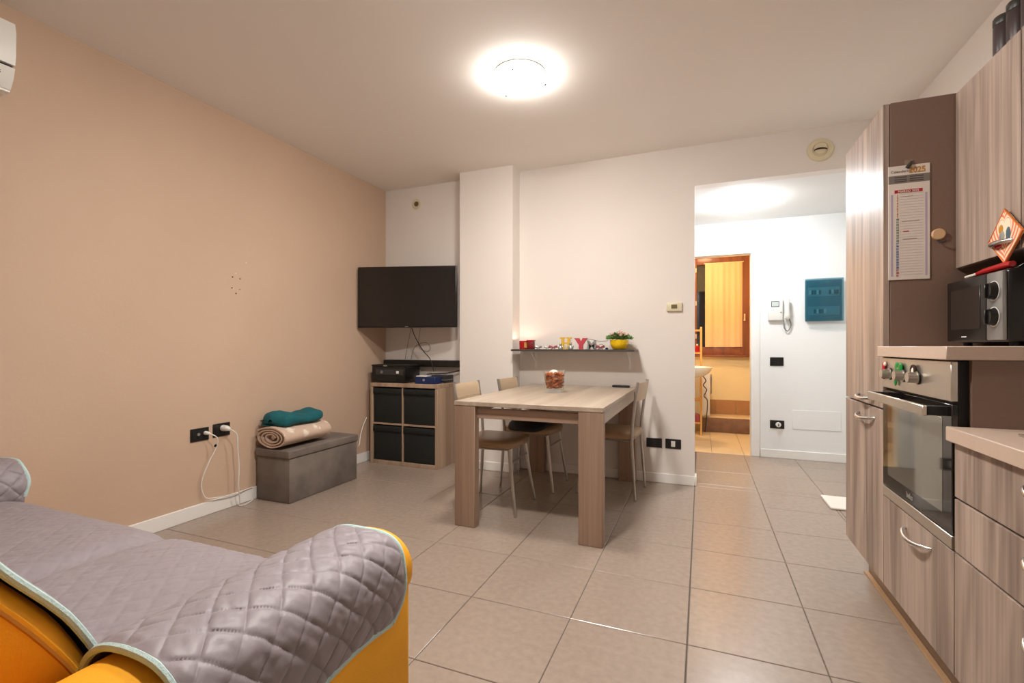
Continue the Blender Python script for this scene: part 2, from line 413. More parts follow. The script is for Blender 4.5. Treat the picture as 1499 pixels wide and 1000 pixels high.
# bathroom
BY = 6.96
struct('floor_bath', MB().box(-.8, .66, YH, BY, -.1, -.003), 'grout')
bfl = bpy.data.objects['floor_bath']
for i in range(5):
    for j in range(6):
        x0 = -.8 + i * .3; y0 = YH + .002 + j * .3
        x1, y1 = min(x0 + .3, .66), min(y0 + .3, BY)
        me_ = tile_mesh(x1 - x0 - .003, y1 - y0 - .003); me_.materials.clear(); me_.materials.append(M['bath_tile'])
        o = bpy.data.objects.new('tile', me_); COL.objects.link(o); o.parent = bfl; o.location = (x0, y0, 0)
struct('wall_bath_left', MB().box(-.9, -.8, YH + .1, BY, 0, 2.5), 'bath_wall')
struct('wall_bath_right', MB().box(.66, .76, YH + .1, BY, 0, 2.5), 'bath_wall')
struct('wall_bath_back', MB().prism([(-.9, 0), (.76, 0), (.76, 2.5), (-.9, 2.5)], BY, BY + .1), 'bath_wall')
struct('ceiling_bath', MB().box(-.9, .76, YH + .1, BY + .1, 2.5, 2.6), 'bath_wall')
bs = struct('trim_2', MB().box(-.8, .66, 6.52, BY, 0, .18, .006), 'bath_tile')
for i in range(6):
    x0 = -.8 + i * .245
    MB().box(x0 + .001, min(x0 + .243, .658), BY - .012, BY, .181, .37, .002, 1).build('tile', 'bath_band', bs)
# baseboards
def bb(name, *a): return struct(name, MB().box(*a, .003, 1), 'base_white')
bb('baseboard_left', XL, XL + .013, -1.7, YB, 0, .086)
bb('baseboard_back', -1.502, -.05, YB - .013, YB, 0, .075)
bb('baseboard_niche', XL + .013, -2.03, YB - .013, YB, 0, .075)
bb('baseboard_pillar', -2.043, -1.502, 3.757, 3.77, 0, .075)
bb('baseboard_pillar_side', -1.515, -1.502, 3.77, YB - .013, 0, .075)
bb('baseboard_opening', -.05, -.037, YB - .013, YB + .1, 0, .075)
bb('baseboard_hall', .54, 1.62, YH - .013, YH, 0, .08)
# door frame of the bathroom
d1 = struct('door_1', MB().box(.455, .468, YH - .005, YH + .105, 0, 2.03), 'base_white')
MB().box(.455, .535, YH - .014, YH, 0, 2.10, .003, 1).build('casing', 'base_white', d1)
MB().box(-.41, -.33, YH - .014, YH, 0, 2.10, .003, 1).build('casing', 'base_white', d1)
MB().box(-.33, .455, YH - .014, YH, 2.02, 2.10, .003, 1).build('casing', 'base_white', d1)
MB().box(-.34, .468, YH, YH + .1, 2.017, 2.03).build('jamb', 'base_white', d1)
MB().box(-.34, -.327, YH - .005, YH + .105, 0, 2.03).build('jamb', 'base_white', d1)
# bath window
w1 = struct('window_1', MB().box(-.14, -.06, BY - .06, BY, .97, 2.315, .006).box(.48, .6, BY - .06, BY, .97, 2.315, .006)
            .box(-.06, .48, BY - .06, BY, 2.2, 2.315, .006).box(-.06, .48, BY - .06, BY, .97, 1.085, .006), 'mahog')
MB().box(-.06, .48, BY - .03, BY - .024, 1.085, 2.2).build('pane', 'glassblack', w1)
MB().box(-.17, .63, BY - .075, BY - .0, .95, .975, .004).build('window_sill', 'mahog', w1)
MB().box(.515, .535, BY - .09, BY - .06, 1.43, 1.45, .004).tube([(.525, BY - .085, 1.45), (.525, BY - .095, 1.52)], .008).build('handle', 'cream', w1)
for z in (1.2, 1.65, 2.1): MB().cyl((-.07, BY - .066, z), (-.07, BY - .066, z + .06), .007, seg=10).build('hinge', 'cream', w1)

# ------------------------------------------------------------------ lamps
def ceiling_lamp(name, label, x, y, z, r, h, gm, cat='lamp', clips=True):
    t = thing(name, label, cat, (x, y, z))
    prof = [(r * .98, z), (r, z - .012)] + [(r * cos(a), z - .012 - (h - .012) * sin(a)) for a in [i * pi / 2 / 8 for i in range(1, 9)]]
    prof[-1] = (1e-6, z - h)
    MB().lathe(prof, (x, y, 0), 40).build('glass_shade', gm, t)
    MB().lathe([(r + .004, z), (r + .004, z - .008), (r * .9, z - .008)], (x, y, 0), 40).build('base_ring', 'white', t)
    if clips:
        for a in (radians(-84), radians(24), radians(144)):
            cx, cy = x + r * 1.02 * cos(a), y + r * 1.02 * sin(a)
            MB().ball((cx, cy, z - h * 1.1), .0075, 2).cyl((cx, cy, z - h * 1.1), (cx, cy, z - .006), .002, seg=6).build('clip', 'dgrey', t)
    return t
ceiling_lamp('ceiling_lamp', 'glowing round glass ceiling lamp with metal clips above the table', -.975, 2.535, H, .145, .05, 'lampglass')
ceiling_lamp('ceiling_lamp', 'small flat round ceiling lamp in front of the sofa, above the picture', -.8, 1.42, H, .105, .03, 'klampglass', clips=False)
ceiling_lamp('ceiling_lamp', 'cool white flush lamp on the hallway ceiling',   .30, 4.5, HH, .12, .09, 'hallglass', clips=False)
ceiling_lamp('ceiling_lamp', 'warm yellow lamp on the bathroom ceiling', -.15, 6.1, 2.5, .14, .07, 'bathglass', clips=False)

# ------------------------------------------------------------------ dining table
TX0, TX1, TY0, TY1, TZ = -1.395, -.492, 2.525, 3.925, .757
t = thing('dining_table', 'grey oak dining table with thick square corner legs pushed against wall', 'table', ((TX0 + TX1) / 2, (TY0 + TY1) / 2, 0))
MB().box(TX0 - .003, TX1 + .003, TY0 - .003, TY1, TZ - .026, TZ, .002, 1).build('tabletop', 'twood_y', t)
LW = .135
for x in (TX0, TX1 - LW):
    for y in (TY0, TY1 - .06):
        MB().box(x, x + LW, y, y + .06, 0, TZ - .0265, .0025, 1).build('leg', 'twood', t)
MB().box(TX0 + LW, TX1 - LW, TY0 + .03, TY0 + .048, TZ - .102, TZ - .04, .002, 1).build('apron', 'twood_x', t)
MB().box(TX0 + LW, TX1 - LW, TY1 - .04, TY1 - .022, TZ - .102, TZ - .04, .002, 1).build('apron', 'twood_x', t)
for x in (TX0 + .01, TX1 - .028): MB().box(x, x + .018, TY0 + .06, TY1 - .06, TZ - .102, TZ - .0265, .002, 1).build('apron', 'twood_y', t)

# ------------------------------------------------------------------ chairs
def make_chair():
    r = thing('dining_chair', '', 'chair', (0, 0, 0), 'chairs around the dining table')
    # seat outline: straight back, rounded front
    out = spline([(-.19, -.165, 0), (-.05, -.19, 0), (.1, -.195, 0), (.185, -.15, 0), (.21, 0, 0), (.185, .15, 0), (.1, .195, 0), (-.05, .19, 0), (-.19, .165, 0), (-.205, 0, 0)], 5, True)
    prof = [(.0, .425), (.93, .425), (.985, .432), (1.0, .447), (.99, .460), (.95, .470), (.8, .479), (.5, .484), (.02, .486)]
    b = MB(); n = len(out); V = []; F = []
    for s, z in prof:
        for p in out: V.append((p.x * s, p.y * s, z))
    for i in range(len(prof) - 1):
        for k in range(n): F.append((i * n + k, i * n + (k + 1) % n, (i + 1) * n + (k + 1) % n, (i + 1) * n + k))
    F.append(tuple((len(prof) - 1) * n + k for k in range(n)))
    b.add(V, F); b.build('seat', 'leather', r)
    MB().box(-.18, .15, -.14, .14, .412, .426, .004).build('seat_frame', 'legmetal', r)
    for s in (-1, 1):
        MB().tube(spline([(.155, s * .145, .42), (.18, s * .163, .22), (.212, s * .186, .012)], 4), [.0125] * 4 + [.0105] * 4 + [.0085], 10).build('leg', 'legmetal', r)
        lg = MB().tube(spline([(-.212, s * .186, .012), (-.196, s * .178, .25), (-.186, s * .172, .43), (-.2, s * .176, .62), (-.232, s * .184, .838)], 5), [.0085] * 4 + [.011] * 17, 10).build('leg', 'legmetal', r)
        for x in (.212, -.212):
            MB().cyl((x, s * .186, 0), (x, s * .186, .014), .0115, seg=12).build('foot_cap', 'chrome', r)
        MB().tube([(-.186, s * .172, .418), (.155, s * .145, .418)], .009, 8).build('side_rail', 'legmetal', r)
    MB().tube([(.17, -.155, .34), (.17, .155, .34)], .006, 8).build('stretcher', 'legmetal', r)
    def back(u, v):
        y = (u - .5) * .345; z = .70 + v * .132
        x = -.212 - .02 * v - .02 * (1 - (2 * u - 1) ** 2); return (x, y, z)
    bk = MB(); n1, n2 = 13, 7
    for side in (0, 1):
        bk.grid(lambda u, v: (lambda p: (p[0] + (.0075 if side else -.0075) * min(1, 12 * min(v, 1 - v) + .3), p[1], p[2] + (0)))(back(u, v)), n1, n2)
    bmesh.ops.remove_doubles(bk.bm, verts=bk.bm.verts, dist=.0002)
    # close rim
    be = [e for e in bk.bm.edges if e.is_boundary]
    bmesh.ops.bridge_loops(bk.bm, edges=be)
    o = bk.build('backrest', 'leather_pale', r)
    MB().tube([(back(u / 10, 0)[0], back(u / 10, 0)[1], .742) for u in range(0, 11)], .0026, 6).build('seam', 'leather_pale', o)
    return r
ch = make_chair()
ch['label'] = 'chair under the left table edge, nearest the camera, empty tan seat'
ch.location = (-1.31, 2.965, 0); ch.rotation_euler.z = radians(0)
c2 = copy_tree(ch); c2.location = (-1.225, 3.515, 0); c2.rotation_euler.z = radians(-1)
c2['label'] = 'chair beside the pillar carrying folded black clothing on its seat'
c3 = copy_tree(ch); c3.location = (-.63, 3.575, 0); c3.rotation_euler.z = radians(180 - 4)
c3['label'] = 'chair with pale backrest on the right of the table, near the sockets'
# black clothing on chair 2
def cloth(u, v):
    a = 2 * pi * u; ph = pi * v
    x = sin(ph) * cos(a); y = sin(ph) * sin(a); z = cos(ph)
    f = lambda q, e: math.copysign(abs(q) ** e, q)
    p = Vector((f(x, .6) * .175, f(y, .6) * .205, f(z, .7) * .028))
    nn = noise.noise(Vector((p.x * 14, p.y * 14, 1.3))) * .014 + noise.noise(Vector((p.x * 40, p.y * 30, 4))) * .006
    p.z += nn * (1 if p.z > 0 else .3) - .6 * max(0, -p.y - .115) - .5 * max(0, -p.x - .10)
    return (-1.225 + p.x, 3.49 + p.y, .513 + p.z)
bc = thing('folded_clothing', 'black folded clothing lying on the chair seat beside the pillar', 'clothing', (-1.235, 3.5, .486))
MB().grid(cloth, 40, 22, True).build('cloth', 'blackmatte', bc)
MB().tube([(-1.235 + .139, 3.39 + .012 * cos(a), .528 + .016 * sin(a)) for a in [i * pi / 8 for i in range(16)]], .002, 6, True).build('toggle', 'silver', bc)

# table objects
vz = thing('glass_vase', 'tapered glass vase of dried potpourri on the dining table', 'vase', (-.985, 3.26, TZ))
R0, R1, VH = .066, .078, .163
MB().lathe([(1e-6, TZ + .0005), (R0, TZ + .0005), (R0 + .002, TZ + .01), (R1, TZ + VH), (R1 - .006, TZ + VH), (R0 - .006, TZ + .026), (1e-6, TZ + .024)], (-.985, 3.26, 0), 48, sq=.12).build('glass', 'glass', vz)
pb = MB(); pb2 = MB()
for i in range(520):
    a = random.random() * 2 * pi; hh = random.random(); rr = (R0 - .014 + (R1 - R0) * hh) * sqrt(random.random()) * 1.0
    z = TZ + .036 + hh * .105
    (pb if i % 5 else pb2).ball((-.985 + rr * cos(a), 3.26 + rr * sin(a), z), .0075 + random.random() * .005, 1, (1.3, .8, .6 + random.random() * .5), .5)
stuff(pb.build('potpourri', 'potp', vz)); stuff(pb2.build('potpourri_chips', 'potp2', vz))
MB().ball((-.99, 3.255, TZ + .142), .03, 2, (1.15, 1, .75), .15).build('shell', 'shell', vz)
rm = thing('remote_control', 'slim black remote control at the wall end of the table', 'remote', (-.60, 3.86, TZ))
MB().box(-.675, -.535, 3.845, 3.885, TZ + .001, TZ + .018, .005, 2).build('body', 'black', rm)
bt = MB()
for i in range(8):
    for j in range(2): bt.box(-.66 + i * .014, -.651 + i * .014, 3.855 + j * .012, 3.862 + j * .012, TZ + .018, TZ + .0195)
bt.build('buttons', 'dgrey', rm)

# ------------------------------------------------------------------ wall shelf and its ornaments
SZ = 1.066
sh = thing('wall_shelf', 'dark narrow wall shelf on white brackets above the dining table', 'shelf', (-1.0, YB, 1.05))
MB().box(-1.50, -.478, 3.69, YB - .001, SZ - .017, SZ, .0015, 1).build('board', 'shelfdark', sh)
for x in (-1.36, -.545):
    MB().box(x - .009, x + .009, YB - .006, YB - .001, .90, SZ - .017, .001, 1).box(x - .009, x + .009, 3.74, YB - .001, SZ - .025, SZ - .018, .001, 1).tube([(x, YB - .006, .95), (x, 3.80, SZ - .022)], .004, 8).build('bracket', 'base_white', sh)
Y0 = 3.80
cd = thing('candle_jar', 'red glass candle jar with gold label on the shelf by the pillar', 'candle', (-1.42, Y0, SZ))
MB().lathe([(1e-6, SZ), (.034, SZ), (.036, SZ + .006), (.037, SZ + .072), (.034, SZ + .072), (.033, SZ + .05), (1e-6, SZ + .05)], (-1.425, Y0, 0), 28).build('jar', 'red', cd)
MB().lathe([(1e-6, SZ + .05), (.001, SZ + .05), (.001, SZ + .058), (1e-6, SZ + .058)], (-1.425, Y0, 0), 8).build('wick', 'blackmatte', cd)
MB().lathe([(1e-6, SZ + .054), (.005, SZ + .058), (.006, SZ + .062), (.003, SZ + .068), (1e-6, SZ + .072)], (-1.425, Y0, 0), 14).build('flame', mat('flame', rgb(255, 220, 160), .5, emit=420, ecol=(1, .82, .6, 1)), cd)
MB().grid(lambda u, v: (-1.425 + .0378 * cos(radians(-60 + 62 * u)), Y0 + .0378 * sin(radians(-60 + 62 * u)), SZ + .012 + .046 * v), 8, 2).build('label_band', 'label', cd)
cr = thing('red_tealight_box', 'small glossy red tin beside the candle jar', 'tin', (-1.355, Y0 - .01, SZ))
MB().box(-1.383, -1.327, Y0 - .035, Y0 + .02, SZ, SZ + .068, .006).build('body', 'redwax', cr)
MB().box(-1.386, -1.324, Y0 - .038, Y0 + .023, SZ + .068, SZ + .078, .003).build('lid', 'red', cr)
def letter(name, ch_, x, size, m, label, y):
    t_ = thing(name, label, 'letter', (x, y, SZ))
    text('letter_body', ch_, size, m, t_, frame((x, y, SZ), (1, 0, 0), (0, 0, 1)), .011, 'CENTER', 1.0, .0022)
    return t_
t = thing('letter_ornament', 'yellow standing slab letter H ornament on the shelf', 'letter', (-1.055, Y0 + .02, SZ))
hx = -1.055; b = MB()
for sg in (-1, 1):
    b.box(hx + sg * .026 - .011, hx + sg * .026 + .011, Y0 + .012, Y0 + .028, SZ, SZ + .1)
    for z in (SZ, SZ + .088): b.box(hx + sg * .028 - .021, hx + sg * .028 + .021, Y0 + .0115, Y0 + .0285, z, z + .012)
b.box(hx - .03, hx + .03, Y0 + .013, Y0 + .027, SZ + .043, SZ + .058); b.build('letter_body', 'yellowletter', t)
t = thing('letter_ornament', 'red standing thick letter Y ornament on the shelf', 'letter', (-.922, Y0 + .01, SZ))
hx = -.922
MB().prism([(hx + a, SZ + b_) for a, b_ in ((-.018, 0), (.018, 0), (.018, .035), (.056, .092), (.014, .092), (0, .064), (-.014, .092), (-.056, .092), (-.018, .035))], Y0, Y0 + .018).build('letter_body', 'redletter', t)
letter('letter_ornament', 'M', -.835, .105, 'silver', 'small silver letter M ornament beside the red letter', Y0 + .02)
def bow(name, x, y, s, m, label):
    t_ = thing(name, label, 'ornament', (x, y, SZ), 'small ornaments along the shelf')
    b = MB()
    for sg in (-1, 1):
        b.tube([(x, y, SZ + s * .45), (x + sg * s * .5, y - .004, SZ + s * .62), (x + sg * s, y, SZ + s * .75)], [.004, s * .26, s * .33], 10)
        b.tube([(x, y, SZ + s * .4), (x + sg * s * .55, y, SZ + s * .02)], [.003, s * .14], 8)
    b.build('wings', m, t_); MB().ball((x, y - .004, SZ + s * .42), s * .22, 2).build('knot', m, t_)
bow('bow_ornament', -1.290, Y0, .030, 'silver', 'small silver bow ornament next to the red tin')
bow('bow_ornament', -1.215, Y0 + .02, .026, 'silver', 'tiny silver bow ornament left of the rose coloured bow')
bow('bow_ornament', -1.158, Y0, .034, 'pinkred', 'rose coloured bow ornament between silver bow and yellow letter')
bow('bow_ornament', -.755, Y0 - .02, .034, 'pinkred', 'rose coloured bow ornament left of the yellow flowerpot')
def figure(x, y, s, m, label):
    t_ = thing('figurine', label, 'ornament', (x, y, SZ), 'small ornaments along the shelf')
    MB().lathe([(1e-6, SZ), (s * .42, SZ), (s * .45, SZ + s * .1), (s * .3, SZ + s * .55), (s * .12, SZ + s * .72), (1e-6, SZ + s * .74)], (x, y, 0), 18).build('body', m, t_)
    MB().ball((x, y, SZ + s * .92), s * .25, 2).build('head', m, t_)
    for sg in (-1, 1): MB().ball((x + sg * s * .38, y - .002, SZ + s * .42), s * .14, 2, (1, .8, 1.6)).build('arm', m, t_)
figure(-1.085, Y0 - .035, .045, 'silver', 'small silver figurine in front of the yellow letter')
figure(-1.005, Y0 - .01, .05, 'silver', 'small silver figurine between the yellow and red letters')
sc = thing('scented_cube', 'tiny dark blue trinket beside the flowerpot', 'trinket', (-.703, Y0 - .03, SZ))
MB().lathe([(1e-6, SZ), (.011, SZ), (.013, SZ + .008), (.008, SZ + .014), (1e-6, SZ + .015)], (-.703, Y0 - .03, 0), 16).build('body', 'blue', sc)
eg = thing('eyeglasses', 'thin dark eyeglasses resting among the shelf ornaments', 'glasses', (-.79, Y0, SZ))
for dx in (0, .055):
    MB().tube([(-.80 + dx + .022 * cos(a), Y0 - .045, SZ + .022 + .018 * sin(a)) for a in [i * pi / 8 for i in range(16)]], .0014, 6, True).build('rim', 'cablegrey', eg)
MB().tube(spline([(-.835, Y0 - .044, SZ + .028), (-.86, Y0 - .03, SZ + .083), (-.76, Y0 - .03, SZ + .065), (-.70, Y0 + .01, SZ + .07)], 5), .0018, 6).build('temple', 'cablegrey', eg)
pt = thing('flower_pot', 'yellow round pot of small pink flowering plant on the shelf end', 'plant', (-.61, Y0 + .01, SZ))
PX, PY = -.612, Y0 + .01
MB().lathe([(1e-6, SZ), (.042, SZ), (.055, SZ + .01), (.07, SZ + .04), (.074, SZ + .076), (.069, SZ + .076), (.062, SZ + .06), (1e-6, SZ + .06)], (PX, PY, 0), 32).build('pot', 'yellowpot', pt)
MB().lathe([(1e-6, SZ + .064), (.063, SZ + .064), (.063, SZ + .06)], (PX, PY, 0), 24).build('soil', 'soil', pt)
lf = MB(); fw = MB()
for i in range(260):
    a = random.random() * 2 * pi; rr = .092 * sqrt(random.random()); z = SZ + .078 + random.random() * .055 * (1 - rr / .12)
    c = Vector((PX + rr * cos(a), PY + rr * sin(a) * .8, z)); d = Vector((cos(a + random.uniform(-.8, .8)), sin(a + random.uniform(-.8, .8)), random.uniform(.1, 1.2))).normalized()
    sd = d.orthogonal().normalized(); L_ = .018 + random.random() * .016; w_ = L_ * .42; up = d.cross(sd) * .002
    lf.add([c, c + d * L_ * .5 + sd * w_ + up, c + d * L_, c + d * L_ * .5 - sd * w_ + up], [(0, 1, 2, 3)])
for i in range(46):
    a = random.random() * 2 * pi; rr = .085 * sqrt(random.random()); c = (PX + rr * cos(a), PY + rr * sin(a) * .8, SZ + .128 + random.random() * .024 - rr * .3)
    fw.ball(c, .0065 + random.random() * .004, 1, (1, 1, .6))
stuff(lf.build('foliage', 'leaf', pt)); stuff(fw.build('blossom', 'petal', pt))

# ------------------------------------------------------------------ television corner
TL, TR = Vector((-2.945, 3.495, 0)), Vector((-2.05, 3.745, 0))
tc_ = (TL + TR) / 2; ang = atan2(TR.y - TL.y, TR.x - TL.x); tw = (TR - TL).length; TZ0, TZ1 = 1.262, 1.822
tv = thing('television', 'large black flat television on swivel arm in the corner', 'television', (tc_.x, tc_.y, TZ0))
RM = Matrix.Translation(tc_) @ Matrix.Rotation(ang, 4, 'Z')
MB().box(-tw / 2, tw / 2, -.0, .035, TZ0, TZ1, .004, 2, RM).build('casing', 'black', tv)
MB().box(-tw / 2 + .008, tw / 2 - .008, -.0025, .002, TZ0 + .016, TZ1 - .008, 0, 1, RM).build('screen', 'screen', tv)
MB().box(-.014, .014, -.005, .0, TZ0 + .003, TZ0 + .012, .001, 1, RM).build('logo_badge', 'grey', tv)
bkm = MB().box(-.13, .13, .035, .06, 1.4, 1.64, .004, 2, RM); a0 = RM @ Vector((0, .06, 1.54))
bkm.tube([a0, (-2.45, 3.8, 1.54), (-2.42, YB - .03, 1.54)], .018, 10).box(-2.45, -2.35, YB - .03, YB - .001, 1.42, 1.62, .003, 1).build('wall_bracket', 'blackmatte', tv)
def cable(name, pts, r, m, label, n=10):
    return lone(name, MB().tube(spline(pts, n), r, 8), m, label, 'cable', loc=pts[0])
cable('tv_cable', [(-2.47, 3.66, 1.262), (-2.46, 3.70, 1.18), (-2.42, 3.76, 1.06), (-2.36, 3.80, .97), (-2.29, 3.75, .86)], .004, 'cablegrey', 'dark cable hanging from the television to the blue box')
cable('thin_cable', [(-2.55, 3.93, 1.28), (-2.57, 3.93, 1.10), (-2.48, 3.93, 1.04), (-2.44, 3.93, 1.08), (-2.5, 3.93, 1.13), (-2.62, 3.93, 1.08), (-2.66, 3.93, .96)], .0022, 'grey', 'thin looped cable on the wall under the television')
cable('thin_cable', [(-2.66, 3.93, 1.28), (-2.70, 3.93, 1.10), (-2.73, 3.93, .96)], .0022, 'grey', 'thin straight cable on the wall left of the looped one')
sb = thing('sound_bar', 'long black bar mounted on the wall behind the printer', 'sound bar', (-2.5, YB, .893))
MB().box(-2.945, -2.06, 3.87, YB - .001, .895, .958, .006, 2).build('body', 'blackmatte', sb)
MB().box(-2.93, -2.075, 3.868, 3.872, .90, .952, .001, 1).build('grille', 'black', sb)
# cube unit with bins
CX0, CX1, CY0, CY1, CZ = -2.885, -2.155, 3.595, 3.925, .752
cu = thing('cube_cabinet', 'oak cube unit with four black bins in the corner', 'cabinet', ((CX0 + CX1) / 2, CY0, 0))
MB().box(CX0, CX1, CY0 - .004, CY1, CZ - .036, CZ, .003, 1).build('top_panel', 'bwood', cu)
for x in (CX0, CX1 - .03): MB().box(x, x + .03, CY0, CY1, .0, CZ - .0365, .002, 1).build('side_panel', 'bwood', cu)
MB().box(CX0 + .03, CX1 - .03, CY0 + .002, CY1, 0, .035, .002, 1).build('bottom_panel', 'bwood', cu)
xm = (CX0 + CX1) / 2 - .008; zm = .375
MB().box(xm - .008, xm + .008, CY0 + .004, CY1, .035, CZ - .0365).build('divider', 'bwood', cu)
for xa, xb in ((CX0 + .03, xm - .008), (xm + .008, CX1 - .03)): MB().box(xa, xb, CY0 + .004, CY1, zm - .008, zm + .008).build('inner_shelf', 'bwood', cu)
MB().box(CX0 + .03, CX1 - .03, CY1 - .008, CY1, .035, CZ - .0365).build('back_panel', 'bwood', cu)
names = {(0, 0): 'lower left', (1, 0): 'lower right', (0, 1): 'upper left', (1, 1): 'upper right'}
for i, (xa, xb) in enumerate(((CX0 + .031, xm - .009), (xm + .009, CX1 - .031))):
    for j, (za, zb) in enumerate(((.0365, zm - .009), (zm + .009, CZ - .038))):
        tb = thing('storage_bin', names[(i, j)] + ' black fabric bin in the oak cube unit', 'bin', ((xa + xb) / 2, CY0, za), 'bins of the cube unit')
        MB().box(xa + .004, xb - .004, CY0 + .006, CY1 - .03, za + .001, zb - .012, .008, 2).build('body', 'bin', tb)
        MB().box(xa + .002, xb - .002, CY0 - .004, CY0 + .05, zb - .065, zb - .012, .005, 2).build('rim_fold', 'bin', tb)
        MB().tube([(xa + .03, CY0 - .004, zb - .05), (xb - .03, CY0 - .004, zb - .05)], .004, 8).build('handle_slot', 'black', tb)
pr = thing('printer', 'black inkjet printer on top of the cube unit', 'printer', (-2.69, 3.74, CZ))
MB().box(-2.88, -2.51, 3.61, 3.86, CZ + .006, CZ + .15, .008, 2).build('body', 'black', pr)
MB().box(-2.882, -2.508, 3.607, 3.862, CZ + .15, CZ + .168, .005, 2).build('scanner_lid', 'blackmatte', pr)
MB().box(-2.82, -2.6, 3.603, 3.615, CZ + .02, CZ + .055, .002, 1).build('output_tray', 'blackmatte', pr)
MB().box(-2.83, -2.53, 3.604, 3.612, CZ + .075, CZ + .125, .002, 1).build('control_panel', 'dgrey', pr)
MB().box(-2.60, -2.572, 3.601, 3.606, CZ + .088, CZ + .112, .001, 1).build('display', 'white', pr)
MB().cyl((-2.76, 3.606, CZ + .10), (-2.76, 3.598, CZ + .10), .014).build('button', 'grey', pr)
MB().box(-2.745, -2.705, 3.605, 3.609, CZ + .153, CZ + .164).build('badge', 'silver', pr)
bx = thing('blue_box', 'small blue box with white lid flap next to the printer', 'box', (-2.3, 3.68, CZ))
MB().box(-2.41, -2.2, 3.62, 3.74, CZ, CZ + .062, .003, 1).build('body', 'blue', bx)
MB().box(-2.405, -2.30, 3.63, 3.73, CZ + .0625, CZ + .073, .002, 1).build('flap', 'white', bx)
MB().cyl((-2.315, 3.621, CZ + .035), (-2.315, 3.617, CZ + .035), .011).build('seal', 'silver', bx)
st = thing('set_top_box', 'dark set-top box with grey stripe at the right rear of the cube unit', 'device', (-2.25, 3.83, CZ))
MB().box(-2.36, -2.175, 3.76, 3.915, CZ + .004, CZ + .07, .005, 2).build('body', 'dgrey', st)
MB().box(-2.362, -2.172, 3.758, 3.917, CZ + .028, CZ + .033).build('stripe', 'silver', st)
for x in (-2.34, -2.19): MB().cyl((x, 3.78, CZ), (x, 3.78, CZ + .006), .01, seg=10).build('foot', 'black', st)
cable('power_cable', [(-2.31, 3.66, CZ + .084), (-2.28, 3.68, CZ + .09), (-2.22, 3.70, CZ + .092), (-2.26, 3.76, CZ + .088), (-2.2, 3.86, CZ + .09), (-2.09, 3.90, CZ + .115)], .006, 'cablegrey', 'black power cable heaped on the blue box')
cable('white_cable', [(-2.62, 3.118, .27), (-2.68, 3.2, .27), (-2.8, 3.36, .31), (-2.9, 3.52, .37), (-2.93, 3.6, .42)], .004, 'white', 'white cable running between the ottoman and cube unit')

# round wall vents
def vent(x, z, r, y, label):
    t_ = thing('wall_vent', label, 'vent', (x, y, z))
    MB().lathe([(r, y), (r, y - .008), (r * .93, y - .016), (r * .62, y - .02), (r * .55, y - .010), (1e-6, y - .010)], (x, 0, z), 36, 'y').build('rosette', 'cream', t_)
    MB().lathe([(r * .5, y - .009), (r * .5, y - .016), (1e-6, y - .018)], (x, 0, z + r * .12), 28, 'y').build('valve', 'cream', t_)
    MB().prism([(x + r * .5 * cos(a), z - r * .06 + r * .22 * sin(a)) for a in [i * pi / 10 for i in range(11)]] + [(x + r * .46 * cos(a), z - r * .1 + r * .12 * sin(a)) for a in [pi - i * pi / 10 for i in range(11)]], y - .021, y - .0175).build('slot', 'hole', t_)
    return t_
vent(.786, 2.492, .082, YB, 'large cream round vent above the hallway opening')
v2 = thing('wall_vent', 'small round vent with dark centre above the television', 'vent', (-2.6, YB, 2.49))
MB().lathe([(.05, YB), (.05, YB - .006), (.04, YB - .012), (.028, YB - .008), (1e-6, YB - .006)], (-2.6, 0, 2.49), 30, 'y').build('rosette', 'cream', v2)
MB().lathe([(.024, YB - .008), (.022, YB - .014), (1e-6, YB - .015)], (-2.6, 0, 2.49), 24, 'y').build('core', mat('vent_core', rgb(110, 86, 56), .7), v2)
# thermostat
th = thing('thermostat', 'cream thermostat with tiny display on the wall by the opening', 'thermostat', (-.2, YB, 1.40))
MB().box(-.258, -.142, YB - .022, YB, 1.368, 1.436, .005, 2).build('body', 'cream', th)
MB().box(-.222, -.178, YB - .024, YB - .02, 1.388, 1.42, .001, 1).build('display', mat('lcd_olive', rgb(110, 98, 70), .3), th)
# socket plates
def plate_y(x0, x1, z0, z1, label, y, plug=None):
    t_ = thing('socket_plate', label, 'socket', ((x0 + x1) / 2, y, z0))
    MB().box(x0, x1, y - .008, y, z0, z1, .003, 1).build('plate', 'plate', t_)
    w = (x1 - x0 - .02) / 3
    for k in range(3): MB().box(x0 + .01 + k * w + .001, x0 + .01 + (k + 1) * w - .001, y - .0105, y - .007, z0 + .016, z1 - .016, .001, 1).build('module', plug if (plug and k == 1) else 'plate', t_)
    return t_
plate_y(-.415, -.294, .277, .352, 'blank black wall plate nearest the table', YB)
plate_y(-.268, -.15, .277, .354, 'black wall plate with white square module near the opening', YB, 'white')

# ------------------------------------------------------------------ hallway wall fittings
YW = YH
it = thing('intercom', 'white wall intercom with handset and small screen in the hallway', 'intercom', (.7, YW, 1.34))
MB().box(.606, .73, YW - .035, YW, 1.345, 1.556, .006, 2).build('body', 'white', it)
MB().box(.63, .70, YW - .038, YW - .033, 1.475, 1.53, .002, 1).build('screen_frame', 'dgrey', it)
MB().box(.636, .694, YW - .0395, YW - .037, 1.481, 1.524).build('screen', mat('pale_screen', rgb(196, 204, 200), .25), it)
MB().tube(spline([(.765, YW - .03, 1.355), (.765, YW - .05, 1.40), (.765, YW - .05, 1.50), (.765, YW - .03, 1.545)], 4), [.02, .024, .026, .026, .024, .022, .021, .021, .021, .022, .024, .026, .023], 12).build('handset', 'white', it)
MB().cyl((.715, YW - .036, 1.42), (.715, YW - .042, 1.42), .006, seg=12).build('button', 'grey', it)
